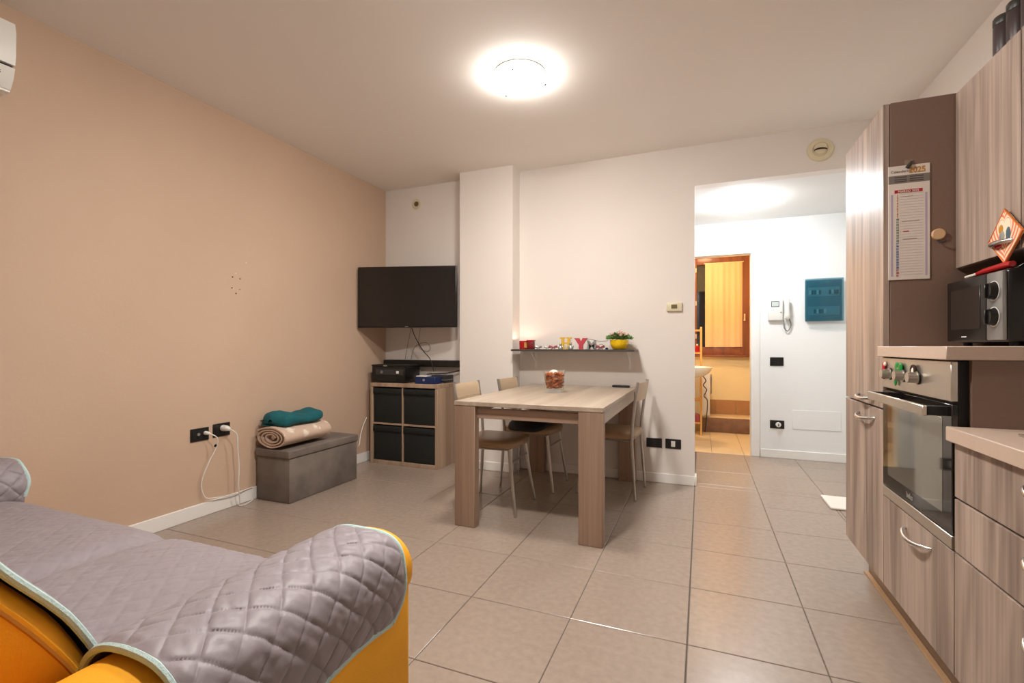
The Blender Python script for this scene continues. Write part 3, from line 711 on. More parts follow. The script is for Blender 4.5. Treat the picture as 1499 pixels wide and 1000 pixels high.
MB().tube(spline([(.74, YW - .02, 1.345), (.745, YW - .025, 1.27), (.775, YW - .02, 1.24), (.80, YW - .02, 1.30), (.785, YW - .025, 1.36)], 6), .005, 8).build('cord', 'grey', it)
ep = thing('electrical_panel', 'smoked teal electrical panel on the hallway wall', 'electrical panel', (1.07, YW, 1.33))
MB().box(.92, 1.215, YW - .03, YW, 1.335, 1.722, .004, 1).build('back_box', mat('panel_box', rgb(96, 120, 128), .5), ep)
for k, (z, n) in enumerate(((1.60, 12), (1.42, 12))):
    MB().box(.94, 1.195, YW - .036, YW - .029, z - .035, z + .05, .002, 1).build('breaker_row', mat('breaker_row', rgb(150, 172, 178), .5), ep)
    for i in range(n):
        if (k == 0 and i in (5, 6, 7)) or (k == 1 and (i < 2 or i > 6)): continue
        MB().box(.948 + i * .02, .965 + i * .02, YW - .044, YW - .035, z - .018, z + .022, .001, 1).build('breaker', 'dgrey' if i % 3 else 'white', ep)
MB().grid(lambda u, v: (.913 + .309 * u, YW - .05 - .016 * (1 - (2 * u - 1) ** 2), 1.328 + .402 * v), 14, 2).build('cover_door', 'tealcover', ep)
plate_y(.624, .741, .899, .984, 'black light switch plate under the intercom', YW)
plate_y(.624, .747, .286, .367, 'black socket plate low on the hallway wall', YW)
pg = thing('plug', 'white round plug in the hallway socket', 'plug', (.69, YW - .01, .326))
MB().lathe([(.024, YW - .0105), (.024, YW - .02), (.02, YW - .032), (1e-6, YW - .034)], (.695, 0, .326), 24, 'y').build('body', 'white', pg)
MB().box(.691, .699, YW - .036, YW - .033, .314, .338).build('grip', 'dgrey', pg)
lone('access_panel', MB().box(.816, 1.212, YW - .005, YW, .291, .476, .002, 1), 'hall_wall', 'flush white rectangular cover panel low on the hallway wall', 'panel', loc=(1.0, YW, .291))
lone('white_mat', MB().box(.80, 1.24, 3.705, 4.0, .0005, .014, .004, 1), 'whitemat', 'small white mat on the floor beyond the tall cabinet', 'mat', loc=(1.0, 3.85, 0))

# ------------------------------------------------------------------ bathroom things
def curt(u, v):
    x = .045 + u * .455; z = 1.085 + v * 1.13
    return (x, BY - .075 - .008 * sin(u * 17) * (1.1 - .5 * v) - .004 * sin(u * 41 + 1) , z)
ct = thing('window_curtain', 'yellow towel-like curtain covering the bathroom window pane', 'curtain', (.27, BY - .08, 1.085))
MB().grid(curt, 50, 6).build('cloth', 'curtain', ct)
MB().cyl((.03, BY - .075, 2.212), (.515, BY - .075, 2.212), .006, seg=10).build('rod', 'cream', ct)
lone('bath_mat', MB().box(.0, .645, 6.497, 6.516, .003, .186, .005, 2), 'brownmat', 'brown mat draped over the tiled step under the bathroom window', 'mat', loc=(.3, 6.5, 0))
wb = thing('washbasin', 'white ceramic washbasin at the left of the bathroom', 'washbasin', (-.3, 5.85, .8))
MB().grid(lambda u, v: (lambda a, r, z: (-.34 + (.45 * cos(a)) * r, 5.86 + .27 * sin(a) * r, z))(2 * pi * u, [.15, .5, .8, .95, 1.0, 1.02, .98, .9, .7, .3, .05][min(10, int(round(v * 10)))], [.70, .715, .745, .79, .83, .85, .856, .846, .80, .77, .765][min(10, int(round(v * 10)))]), 36, 11, True).build('bowl', 'ceramic', wb)
MB().cyl((-.35, 5.86, .02), (-.35, 5.86, .72), .07, .1).build('pedestal', 'ceramic', wb)
MB().tube(spline([(-.6, 5.86, .85), (-.6, 5.86, .97), (-.5, 5.86, .98), (-.47, 5.86, .94)], 5), .012, 10).build('tap', 'chrome', wb)
wm = thing('white_cabinet', 'white bathroom cabinet standing on the step behind the washbasin', 'cabinet', (-.2, 6.7, .18))
MB().box(-.45, .10, 6.58, 6.94, .185, .76, .006, 2).build('body', 'white', wm)
MB().box(-.44, .09, 6.567, 6.58, .20, .745, .004, 1).build('door', 'white', wm)
MB().tube([(.05, 6.56, .42), (.05, 6.548, .45), (.05, 6.56, .52)], .005, 8).build('handle', 'chrome', wm)
lone('hand_towel', MB().grid(lambda u, v: (.112 + .012 * sin(v * 5) * (1 - v) + .006 * sin(u * 9), 6.62 + u * .16, .47 + v * .25), 14, 10).grid(lambda u, v: (.122 + .006 * sin(u * 9), 6.62 + u * .16, .47 + v * .25), 14, 4), 'whitemat', 'white hand towel hanging at the side of the white cabinet', 'towel', loc=(.11, 6.7, .47))
rk = thing('bamboo_rack', 'narrow pine shelf rack beside the washbasin', 'rack', (-.12, 6.3, 0))
for x in (-.26, -.005):
    for y in (6.22, 6.42): MB().box(x - .012, x + .012, y - .012, y + .012, 0, 1.33, .003, 1).build('post', 'pine', rk)
for z in (.14, .42, .72, 1.0, 1.28): MB().box(-.25, -.015, 6.21, 6.43, z, z + .018, .002, 1).build('shelf_board', 'pine', rk)
for i, (z, m_, hh, r_, lab) in enumerate(((1.019, 'red', .10, .028, 'red bottle on the upper pine rack shelf'), (1.019, 'white', .08, .03, 'white bottle on the upper pine rack shelf'), (.739, 'dgrey', .12, .03, 'dark bottle on the middle pine rack shelf'), (.159, 'pinkred', .12, .035, 'rose bottle on the lowest pine rack shelf'))):
    x = -.05 - (i == 1) * .08
    b_ = thing('toiletry_bottle', lab, 'bottle', (x, 6.25, z), 'bottles on the pine rack')
    MB().lathe([(1e-6, z), (r_, z), (r_, z + hh * .7), (r_ * .4, z + hh * .85), (1e-6, z + hh * .86)], (x, 6.25, 0), 18).build('body', m_, b_)
    MB().cyl((x, 6.25, z + hh * .85), (x, 6.25, z + hh), r_ * .4, seg=14).build('cap', 'white', b_)
cable('hairdryer_cord', [(.012, 6.41, .72), (.05, 6.43, .66), (.022, 6.44, .60), (.06, 6.44, .54), (.03, 6.44, .46), (.07, 6.44, .38), (.04, 6.45, .006)], .006, 'cablegrey', 'black curly cord hanging below the washbasin')
tr = thing('towel_radiator', 'pale ladder towel radiator on the right bathroom wall', 'radiator', (.64, 6.8, .8))
for y in (6.64, 6.92): MB().cyl((.625, y, .8), (.625, y, 1.5), .012, seg=10).build('upright', 'cream', tr)
for i in range(12): MB().cyl((.625, 6.64, .84 + i * .055), (.625, 6.92, .84 + i * .055), .009, seg=8).build('rung', 'cream', tr)

# ------------------------------------------------------------------ kitchen
FX = .66; CBX = .682
def bow_handle(y0, y1, z, parent, x=FX, droop=.012, m='chrome'):
    pts = []
    for i in range(17):
        u = i / 16; y = y0 + (y1 - y0) * u; q = 1 - (2 * u - 1) ** 2
        pts.append((x + .002 - .032 * q ** .6, y, z - droop * q))
    return MB().tube(pts, [.006 + .002 * (1 - (2 * i / 16 - 1) ** 2) for i in range(17)], 10).build('handle', m, parent)
def front(name, y0, y1, z0, z1, parent, x=FX):
    g = .0015
    return MB().box(x, x + .02, y0 + g, y1 - g, z0 + g, z1 - g, .0012, 1).build(name, 'kwood', parent)
# tall cabinet
TY0_, TY1_, TZT = 2.25, 2.765, 2.035
tc = thing('tall_cabinet', 'tall wood grain cabinet with two doors beside the oven tower', 'cabinet', (.97, 2.5, 0))
MB().box(CBX, 1.262, TY0_, TY1_, .155, TZT, .001, 1).build('carcass', 'klam', tc)
d = front('door', TY0_, TY1_, .842, TZT, tc); bow_handle(2.35, 2.55, .876, d)
d = front('door', TY0_, TY1_, .157, .838, tc); bow_handle(2.35, 2.55, .792, d)
MB().box(.745, 1.2, TY0_, TY1_ - .03, 0, .155).build('plinth', 'kick', tc)
# oven tower
oc = thing('oven_tower', 'low brown oven tower with raised counter slab and drawer below', 'cabinet', (.97, 1.97, 0))
MB().box(.70, 1.262, 1.695, 1.713, .155, 1.047).box(.70, 1.262, 2.23, 2.248, .155, 1.047).box(.70, 1.262, 1.713, 2.23, .155, .5).box(1.24, 1.262, 1.713, 2.23, .5, 1.047).build('carcass', 'klam', oc)
MB().box(.64, 1.262, 1.688, 2.248, 1.048, 1.087, .002, 1).build('counter_slab', 'kedge', oc)
d = front('drawer', 1.695, 2.248, .157, .507, oc); bow_handle(1.835, 2.035, .458, d)
MB().box(.745, 1.2, 1.695, 2.248, 0, .155).build('plinth', 'kick', oc)
# oven
ov = thing('oven', 'built-in steel oven with black glass door and three knobs', 'oven', (.9, 1.97, .51))
MB().box(.672, 1.2, 1.714, 2.229, .512, 1.044).build('body', 'blackmatte', ov)
MB().box(.655, .672, 1.70, 2.244, .93, 1.044, .002, 1).build('control_panel', 'steel', ov)
od = MB().box(.657, .672, 1.70, 2.244, .552, .922, .002, 1).build('door', 'glassblack', ov)
MB().box(.6562, .658, 1.755, 2.19, .60, .878, .0003, 1).build('window', 'glassmirror', od)
text('brand_lettering', 'beko', .026, 'silver', od, frame((.6565, 1.99, .568), (0, -1, 0), (0, 0, 1)), .0004, 'CENTER', 1, .0004)
hd = MB().box(.598, .610, 1.722, 2.215, .884, .914, .002, 1).build('handle', 'steel', od)
for y in (1.724, 2.187): MB().box(.6102, .66, y, y + .026, .886, .913, .001, 1).build('handle_mount', 'blackmatte', od)
MB().box(.655, .672, 1.70, 2.244, .512, .549, .002, 1).build('bottom_trim', 'steel', ov)
for y in (2.155, 2.03, 1.915):
    k_ = MB().cyl((.657, y, .985), (.648, y, .985), .021, seg=24).cyl((.648, y, .985), (.624, y, .985), .018, .0165, seg=24).build('knob', 'steel', ov)
    MB().cyl((.6565, y, .985), (.650, y, .985), .0225, seg=24).build('collar', 'black', k_)
# magnets above the knobs
def magnet(name, label, y, z, parts):
    t_ = thing(name, label, 'magnet', (.653, y, z), 'magnets on the oven panel')
    for nm, m_, f in parts: f(MB()).build(nm, m_, t_)
magnet('fridge_magnet', 'red figure shaped magnet at the left of the oven panel', 2.205, .99, [
    ('body', 'red', lambda b: b.ball((.65, 2.21, 1.0), .016, 2, (.35, .7, 2.0)).ball((.65, 2.214, .972), .016, 2, (.35, 1.2, .7))), ('head', 'shell', lambda b: b.ball((.649, 2.195, 1.02), .009, 2, (.5, 1, 1)))])
magnet('fridge_magnet', 'green clover shaped magnet beside the middle oven knob', 2.08, .99, [
    ('leaf', 'green', lambda b: b.ball((.649, 2.075, 1.012), .019, 2, (.3, 1, 1)).ball((.649, 2.045, 1.012), .017, 2, (.3, 1, 1)).ball((.649, 2.075, .985), .016, 2, (.3, 1, 1)).ball((.649, 2.09, .965), .012, 2, (.3, 1, 1.8))),
    ('highlight', 'leaf', lambda b: b.ball((.645, 2.055, 1.005), .009, 2, (.4, 1, 1)))])
magnet('fridge_magnet', 'white and brown animal head magnet over the right oven knob', 1.935, 1.01, [
    ('face', 'shell', lambda b: b.ball((.649, 1.935, 1.004), .014, 2, (.4, 1, 1)).ball((.649, 1.932, .985), .012, 2, (.4, 1, 1))),
    ('hair', 'hole', lambda b: b.tube([(.648, 1.935 + .015 * cos(a), 1.005 + .018 * sin(a)) for a in [i * pi / 8 - .6 for i in range(11)]], .0045, 8))])
# drawer unit
dc = thing('drawer_cabinet', 'three-drawer wood grain base unit under the worktop', 'cabinet', (.97, 1.27, 0))
MB().box(CBX, 1.262, .85, 1.693, .155, .82).build('carcass', 'klam', dc)
for z0, z1, hz in ((.663, .818, .782), (.51, .660, .625), (.157, .507, .452)):
    d = front('drawer', .85, 1.693, z0, z1, dc); bow_handle(1.175, 1.37, hz, d)
MB().box(.745, 1.2, .85, 1.693, 0, .155).build('plinth', 'kick', dc)
struct('brown_strip', MB().box(.724, .745, .85, 2.735, 0, .009, .002, 1), 'kickstrip')  # plain orange-brown strip on the floor along the plinth foot
wt = lone('worktop', MB().box(.64, 1.262, .85, 1.692, .821, .861, .002, 1), 'kedge', 'beige laminate worktop over the drawer unit', 'worktop', loc=(.95, 1.27, .821))
hb = thing('cooktop', 'black glass cooktop with steel edge in the worktop', 'cooktop', (.98, 1.3, .861))
MB().box(.735, 1.19, 1.0, 1.565, .8612, .866, .001, 1).box(.735, .742, 1.0, 1.565, .866, .868).build('frame', 'steel', hb)
MB().box(.745, 1.18, 1.01, 1.555, .866, .8675, .0005, 1).build('glass', 'glassblack', hb)
for x, y, r_ in ((.85, 1.17, .07), (.85, 1.4, .09), (1.06, 1.17, .09), (1.06, 1.4, .07)): MB().lathe([(r_, .8674), (r_, .8682), (r_ - .004, .8682), (r_ - .004, .8674)], (x, y, 0), 32).build('burner_ring', 'grey', hb)
# upper cabinets
UX = .88
def upper(y0, y1, label):
    t_ = thing('wall_cabinet', label, 'cabinet', (1.07, (y0 + y1) / 2, 1.376), 'wall cabinets')
    MB().box(UX + .021, XR, y0, y1, 1.380, 2.028, .001, 1).build('carcass', 'klam', t_)
    dd = front('door', y0, y1, 1.376, 2.032, t_, UX)
    return t_, dd
u1, ud1 = upper(1.861, 2.248, 'wood grain wall cabinet above the microwave, pot holder on its handle')
bow_handle(1.81 + .055, 1.99, 1.408, ud1, UX, 0)
u2, ud2 = upper(1.46, 1.859, 'wall cabinet at the right picture edge beside the microwave one')
bow_handle(1.56, 1.76, 1.408, ud2, UX, 0)
# pot holder
ph = thing('pot_holder', 'diamond pot holder with coral heart stripes on the cabinet handle', 'pot holder', (.868, 1.912, 1.427))
MB().prism([(1.912, 1.427 + .082), (1.912 + .086, 1.427 - .004), (1.912, 1.427 - .083), (1.912 - .088, 1.427 - .002)], .866, .872, 'x').build('pad', 'heart', ph)
MB().tube([(.867, 1.912, 1.509), (.867, 1.998, 1.423), (.867, 1.912, 1.344), (.867, 1.824, 1.425)], .003, 6, True).build('edging', 'ink_orange', ph)
MB().ball((.866, 1.93, 1.452), .012, 2, (.15, 1, 1.2)).build('motif', 'ink_gold', ph)
MB().ball((.866, 1.925, 1.428), .015, 2, (.15, 1, 1.3)).build('motif', 'silver', ph)
MB().ball((.866, 1.892, 1.430), .014, 2, (.15, .9, 1.6)).build('motif', mat('slate_print', rgb(76, 98, 110), .8), ph)
MB().ball((.866, 1.945, 1.402), .014, 2, (.15, 1.5, .8)).build('motif', 'red', ph)
# jars on the wall cabinet
for i, y in enumerate((2.195, 2.115, 2.035)):
    x = 1.0; z = 2.036
    j_ = thing('storage_jar', ['dark filled jar on the cabinet top, farthest from the viewer', 'dark filled jar on the cabinet top, middle of three', 'dark filled jar on the cabinet top, at the picture edge'][i], 'jar', (x, y, z), 'jars on top of the wall cabinet')
    MB().lathe([(1e-6, z), (.033, z), (.034, z + .01), (.034, z + .16), (.033, z + .165), (1e-6, z + .165)], (x, y, 0), 24).build('body', 'jarbody', j_)
    MB().lathe([(.0345, z + .09), (.035, z + .095), (.035, z + .185), (.033, z + .19), (.0345, z + .09)], (x, y, 0), 24).build('dark_band', 'jardark', j_)
    MB().lathe([(.0345, z + .19), (.0355, z + .195), (.0355, z + .215), (.033, z + .219), (1e-6, z + .219)], (x, y, 0), 24).build('lid', 'jarlid', j_)
# microwave
mw = thing('microwave', 'black microwave with two knobs on the raised counter', 'microwave', (1.0, 2.02, 1.087))
MB().box(.846, 1.17, 1.852, 2.202, 1.100, 1.322, .012, 3).build('body', 'black', mw)
md = MB().box(.836, .848, 1.945, 2.200, 1.104, 1.318, .006, 2).build('door', 'black', mw)
MB().box(.834, .837, 1.975, 2.165, 1.145, 1.285, .001, 1).build('window', mat('microwave_window', rgb(46, 40, 38), .25), md)
text('white_mark', '—', .03, 'white', md, frame((.8345, 2.075, 1.112), (0, -1, 0), (0, 0, 1)), .0004, 'CENTER', 1, .001)
mp_ = MB().box(.836, .848, 1.856, 1.942, 1.106, 1.316, .004, 2).build('control_panel', mat('panel_silver', rgb(150, 150, 148), .3, metal=.5), mw)
for z in (1.258, 1.178):
    kb = MB().cyl((.838, 1.899, z), (.818, 1.899, z), .027, .024, seg=28).build('knob', 'black', mw)
    MB().box(.812, .820, 1.895, 1.903, z - .022, z + .022, .001, 1).build('grip', 'black', kb)
    MB().lathe([(.031, .8355), (.031, .8345), (.0285, .8345), (.0285, .8355)], (0, 1.899, z), 28, 'x').build('scale_ring', 'white', mw)
for y in (1.89, 2.16):
    for x in (.88, 1.12): MB().cyl((x, y, 1.087), (x, y, 1.101), .012, seg=12).build('foot', 'blackmatte', mw)
gl = thing('gas_lighter', 'long red gas lighter lying along the microwave top edge', 'lighter', (.87, 2.0, 1.322))
MB().tube([(.868, 1.875, 1.336), (.868, 1.90, 1.337), (.866, 2.02, 1.334), (.864, 2.06, 1.332)], [.009, .011, .010, .006], 10).build('grip', 'red', gl)
MB().tube([(.864, 2.06, 1.332), (.862, 2.13, 1.330)], .0045, 8).build('nozzle', 'shell', gl)
pk = thing('snack_packet', 'crumpled white and blue packet on the microwave top', 'packet', (.93, 1.87, 1.322))
MB().grid(lambda u, v: (.90 + .10 * v, 1.81 + .15 * u, 1.323 + .030 * sin(pi * v) * (sin(pi * u) ** .5) + .004 * noise.noise(Vector((u * 6, v * 6, 0)))), 16, 10).build('foil', 'cyan', pk)
MB().grid(lambda u, v: (.885 + .10 * v, 1.89 + .06 * u, 1.3235 + .030 * sin(pi * v) * (1 - u) ** .5), 10, 10).build('torn_end', 'white', pk)

# calendar on the tall cabinet side (faces the viewer)
YP = TY0_
cl = thing('wall_calendar', 'long 2025 paper calendar clipped on the brown tall cabinet side', 'calendar', (.74, YP, 1.57))
cx0, cx1, cz0, cz1 = .675, .803, 1.345, 1.785
MB().box(cx0, cx1, YP - .004, YP - .0005, cz0, cz1).build('sheet', 'paper', cl)
YT = YP - .0042
def flat(name, x0, x1, z0, z1, m_, k=1): return MB().box(x0, x1, YT - .0003 * k, YT, z0, z1).build(name, m_, cl)
def fx(u): return cx0 + (cx1 - cx0) * u
def fz(v): return cz1 - (cz1 - cz0) * v
flat('header_band', fx(0), fx(1), fz(.155), fz(.085), 'paper_grey')
flat('month_band', fx(.15), fx(.83), fz(.24), fz(.212), 'ink_red')
FXT = lambda x, z: frame((x, YT - .0006, z), (1, 0, 0), (0, 0, 1))
text('year_lettering', '2025', .030, 'ink_gold', cl, FXT(fx(.5), fz(.07)), .0002, 'LEFT', .85, .0006)
text('script_lettering', 'Calendario', .014, 'ink_grey', cl, FXT(fx(.05), fz(.06)), .0002)
text('month_lettering', 'MARZO 2025', .0125, 'paper', cl, FXT(fx(.49), fz(.236)), .0002, 'CENTER', .9, .0002)
hl = MB()
for v in (.105, .125, .142): hl.box(fx(.15), fx(.45), YT - .0006, YT - .0003, fz(v), fz(v) + .003).box(fx(.52), fx(.85), YT - .0006, YT - .0003, fz(v), fz(v) + .003)
hl.build('header_lines', 'ink_dark', cl)
ln = MB()
for i in range(31):
    v = .25 + i * .0235; ln.box(fx(.27), fx(.84), YT - .0004, YT, fz(v) - .0004, fz(v))
ln.build('ruled_lines', 'ink_lilac', cl)
for i in range(31):
    v = .266 + i * .0235
    text('date_number', str(i + 1), .0095, 'ink_orange' if i < 9 else 'ink_green' if i < 18 else 'ink_blue' if i < 28 else 'ink_red', cl, FXT(fx(.22), fz(v)), .0002, 'CENTER', .9, .0003)
for u in (.06, .89):
    flat('side_column', fx(u), fx(u + .05), fz(.97), fz(.25), 'ink_lilac')
nt_ = MB()
for v, a, b_ in ((.272, .3, .6), (.49, .33, .75), (.645, .35, .7)): nt_.box(fx(a), fx(b_), YT - .0006, YT, fz(v) - .0008, fz(v))
nt_.build('handwriting', 'ink_dark', cl)
flat('marked_entry', fx(.36), fx(.5), fz(.582), fz(.574), 'ink_red', 2)
MB().box(fx(.40), fx(.60), YP - .003, YP - .0004, cz1 - .004, cz1 + .02).build('adhesive_pad', mat('clear_tape', rgb(150, 128, 112), .2), cl)
MB().tube([(fx(.44), YP - .006, cz1 - .012), (fx(.5), YP - .012, cz1 - .002), (fx(.56), YP - .006, cz1 + .012)], [.006, .007, .003], 8).build('clip', 'dgrey', cl)
kn = thing('wooden_hook', 'round pale wood stick-on hook beside the calendar', 'hook', (.828, YP, 1.51))
MB().lathe([(.021, YP), (.021, YP - .009), (.018, YP - .012), (1e-6, YP - .012)], (.828, 0, 1.51), 28, 'y').build('disc', 'beech', kn)
MB().tube(spline([(.828, YP - .004, 1.492), (.828, YP - .012, 1.478), (.838, YP - .02, 1.477), (.846, YP - .02, 1.482)], 5), .0025, 8).build('wire', 'dgrey', kn)

# ------------------------------------------------------------------ left wall: sockets, plugs, AC
def plate_x(y0, y1, z0, z1, label):
    t_ = thing('socket_plate', label, 'socket', (XL, (y0 + y1) / 2, z0))
    MB().box(XL, XL + .008, y0, y1, z0, z1, .003, 1).build('plate', 'plate', t_)
    w = (y1 - y0 - .02) / 3
    for k in range(3): MB().box(XL + .007, XL + .0105, y0 + .01 + k * w + .001, y0 + .01 + (k + 1) * w - .001, z0 + .016, z1 - .016, .001, 1).build('module', 'plate', t_)
    return t_
p1 = plate_x(1.974, 2.093, .485, .568, 'left black socket plate on the tan wall')
MB().lathe([(.009, XL + .01), (.009, XL + .016), (1e-6, XL + .016)], (0, 2.02, .53), 16, 'x').build('tv_jack', 'silver', p1)
plate_x(2.12, 2.24, .49, .578, 'right black socket plate on the tan wall, with large plug')
def plug_cord(y, z, s, label, pts):
    t_ = thing('plug_with_cord', label, 'plug', (XL + .012, y, z))
    MB().tube([(XL + .011, y, z), (XL + .03 * s + .011, y, z), (XL + .042 * s + .015, y + .008 * s, z - .006 * s)], [.016 * s, .014 * s, .008 * s], 12).build('plug_body', 'white', t_)
    q = [(XL + .042 * s + .015, y + .008 * s, z - .006 * s)] + pts
    MB().tube(spline(q, 8), .0035, 8).build('cord', 'white', t_)
    return t_
pc = plug_cord(2.065, .532, .8, 'white plug with thin cord in the left socket plate',
          [(-2.90, 2.10, .50), (-2.91, 2.105, .44), (-2.93, 2.06, .33), (-2.945, 2.03, .22), (-2.945, 2.05, .13), (-2.94, 2.10, .105), (-2.94, 2.25, .087), (-2.95, 2.34, .089), (-2.952, 2.405, .092)])
MB().cyl((-2.905, 2.098, .455), (-2.91, 2.095, .442), .007, seg=10).build('ferrite', 'black', pc)
plug_cord(2.185, .545, 1.3, 'large white plug with thicker cord in the right socket plate',
          [(-2.88, 2.225, .50), (-2.885, 2.235, .40), (-2.885, 2.245, .28), (-2.89, 2.245, .15), (-2.91, 2.27, .04), (-2.92, 2.275, .006), (-2.90, 2.30, .006), (-2.92, 2.36, .006), (-2.945, 2.40, .006)])
ac = thing('air_conditioner', 'white wall air conditioner high on the tan wall', 'air conditioner', (XL, .7, 2.2))
prof = [(XL, 2.20), (XL, 2.49), (-2.80, 2.495), (-2.755, 2.482), (-2.748, 2.44), (-2.752, 2.34), (-2.765, 2.29)]
MB().prism([(XL, 2.30), (XL, 2.49), (-2.80, 2.495), (-2.757, 2.482), (-2.748, 2.44), (-2.750, 2.34), (-2.757, 2.302)], .3, 1.083).build('front_cover', 'white', ac)
MB().prism([(XL + .001, 2.20), (XL + .001, 2.302), (-2.775, 2.302), (-2.775, 2.292), (-2.80, 2.23), (-2.85, 2.203)], .302, 1.081).build('air_slot', 'blackmatte', ac)
MB().prism([(-2.757, 2.289), (-2.770, 2.245), (-2.795, 2.205), (-2.84, 2.192), (-2.84, 2.198), (-2.80, 2.212), (-2.777, 2.248), (-2.764, 2.289)], .3, 1.083, smooth=True).build('louver', 'white', ac)
MB().box(XL, -2.80, .3, 1.083, 2.195, 2.21).build('underside', 'white', ac)
for k in (0, 1): MB().box(-2.768, -2.762, .98, 1.04, 2.262 - k * .008, 2.265 - k * .008).build('marking', 'grey', ac)

# ------------------------------------------------------------------ ottoman and blankets
ot = thing('storage_ottoman', 'grey velour storage ottoman with lid against the tan wall', 'ottoman', (-2.79, 2.77, 0))
MB().box(-2.945, -2.635, 2.43, 3.115, .002, .31, .006, 2).build('body', 'otto', ot)
MB().box(-2.953, -2.627, 2.42, 3.123, .31, .367, .010, 3).build('lid', 'otto', ot)
MB().tube([(-2.635, 2.43, .01), (-2.635, 2.43, .308)], .003, 6).build('seam', 'otto', ot)
OZ = .368
br = thing('rolled_blanket', 'beige rolled blanket with white flowers lying on the ottoman', 'blanket', (-2.82, 2.7, OZ))
# spiral sheet, swept along y
sp = []
for i in range(150):
    a = i / 149 * 2 * pi * 3.4; r = .22 + .78 * i / 149
    sp.append(Vector((.142 * r * cos(a), 0, .068 * r * sin(a))))
def roll(i, j, ny, off):
    p = sp[i]; v = j / (ny - 1); y = 2.425 + .42 * v
    n_ = Vector((p.x / .142 ** 2, 0, p.z / .068 ** 2)).normalized()
    w = .004 * noise.noise(Vector((p.x * 12, y * 8, p.z * 12)))
    return (-2.80 + p.x + n_.x * (off + w), y + .018 * (i / 149) * (-1 if v < .5 else 1) * .6, OZ + .080 + p.z + n_.z * (off + w))
ny = 14; V = []; F = []
for off in (0, .0105):
    for j in range(ny):
        for i in range(150): V.append(roll(i, j, ny, off))
K = 150 * ny
for j in range(ny - 1):
    for i in range(149):
        a = j * 150 + i; F.append((a, a + 1, a + 151, a + 150)); F.append((K + a, K + a + 150, K + a + 151, K + a + 1))
for i in range(149):
    F.append((i, K + i, K + i + 1, i + 1)); e = (ny - 1) * 150 + i; F.append((e, e + 1, K + e + 1, K + e))
for j in range(ny - 1):
    a = j * 150 + 149; F.append((a, K + a, K + a + 150, a + 150))
MB().add(V, F).build('rolled_fleece', 'blanket', br)
MB().tube([(-2.80, 2.44, OZ + .078), (-2.80, 2.83, OZ + .078)], [.016, .016], 14).build('inner_core', 'blanket', br)
tb = thing('folded_throw', 'teal fleece throw folded on top of the beige rolled blanket', 'blanket', (-2.84, 2.7, .5))
def teal(u, v):
    a = 2 * pi * u; y = 2.435 + .42 * v
    e = max(.02, min(1, 1 - abs(2 * v - 1) ** 7)) ** .5
    rx = .128 * (1 - .12 * v) * e; rz = (.046 - .010 * v + .008 * sin(v * 9)) * e
    f = lambda q, k: math.copysign(abs(q) ** k, q)
    x = -2.822 + .012 * v + rx * f(cos(a), .75); z = OZ + .196 + .008 * sin(v * 7 + .4) + .003 * v + rz * f(sin(a), .8)
    d = .012 * noise.noise(Vector((x * 16, y * 11, z * 18))) + .004 * noise.noise(Vector((x * 45, y * 30, z * 45)))
    if cos(a) > 0: z -= .012 * cos(a)
    return (x + d * cos(a), y, z + d * sin(a) - .02 * max(0, (.12 - v) / .12) * max(0, -cos(a)))
MB().grid(teal, 44, 34, True).build('fleece', 'teal', tb)
MB().grid(lambda u, v: (-2.93 + .16 * u, 2.44 + .03 * sin(v * pi) + .004 * noise.noise(Vector((u * 7, v * 7, 0))), OZ + .150 + .04 * v + .006 * sin(u * 6)), 16, 8).build('hanging_fold', 'teal', tb)

# ------------------------------------------------------------------ sofa
SX0, SX1 = -2.945, -.715
so = thing('sofa', 'yellow velvet two-seat sofa in the foreground under a grey quilted cover', 'sofa', ((SX0 + SX1) / 2, .55, 0))
MB().box(SX0 + .02, SX1 - .02, .06, 1.04, .06, .29, .02, 3).build('base', 'yellow', so)
def arm(xc, yf, name='arm'):
    b = MB()
    b.box(xc - .122, xc + .126, .06, yf - .03, .05, .47, .018, 3)
    def roll_(u, v):
        a = 2 * pi * u; q = [.0, .5, .8, .95, 1, 1, 1, 1, 1.01, 1.03, .98, .75, .0][int(round(v * 12))]; y = [.05, .052, .06, .08, .11, .3, .5, .8, yf - .09, yf - .05, yf - .02, yf - .005, yf][int(round(v * 12))]
        f = lambda w, k: math.copysign(abs(w) ** k, w)
        return (xc + .126 * q * f(cos(a), .85), y, .484 + .096 * q * f(sin(a), .9))
    b.grid(roll_, 36, 13, True)
    return b.build(name, 'yellow', so)
AXR, AXL = -.85, -2.785
arm(AXR, 1.10); arm(AXL, 1.06)
for x0, x1 in ((-1.70, -.975), (-2.69, -1.704)):
    o = MB().box(x0, x1, .40, 1.045, .29, .432, .045, 4).build('seat_cushion', 'yellow', so)
MB().box(SX0 + .03, SX1 - .03, .0, .2, .06, .74, .04, 4).build('back_frame', 'yellow', so)
def back_poly(s): # reclined cushion cross-section (y,z), inset by s
    return spline([(.515 - s, .445 + s, 0), (.465 - s, .60, 0), (.365 - s, .745, 0), (.300 - s, .845 - s, 0), (.24, .868 - s, 0), (.185 + s, .845 - s, 0), (.20 + s, .65, 0), (.225 + s, .445 + s, 0), (.38, .440 + s, 0)], 5, True)
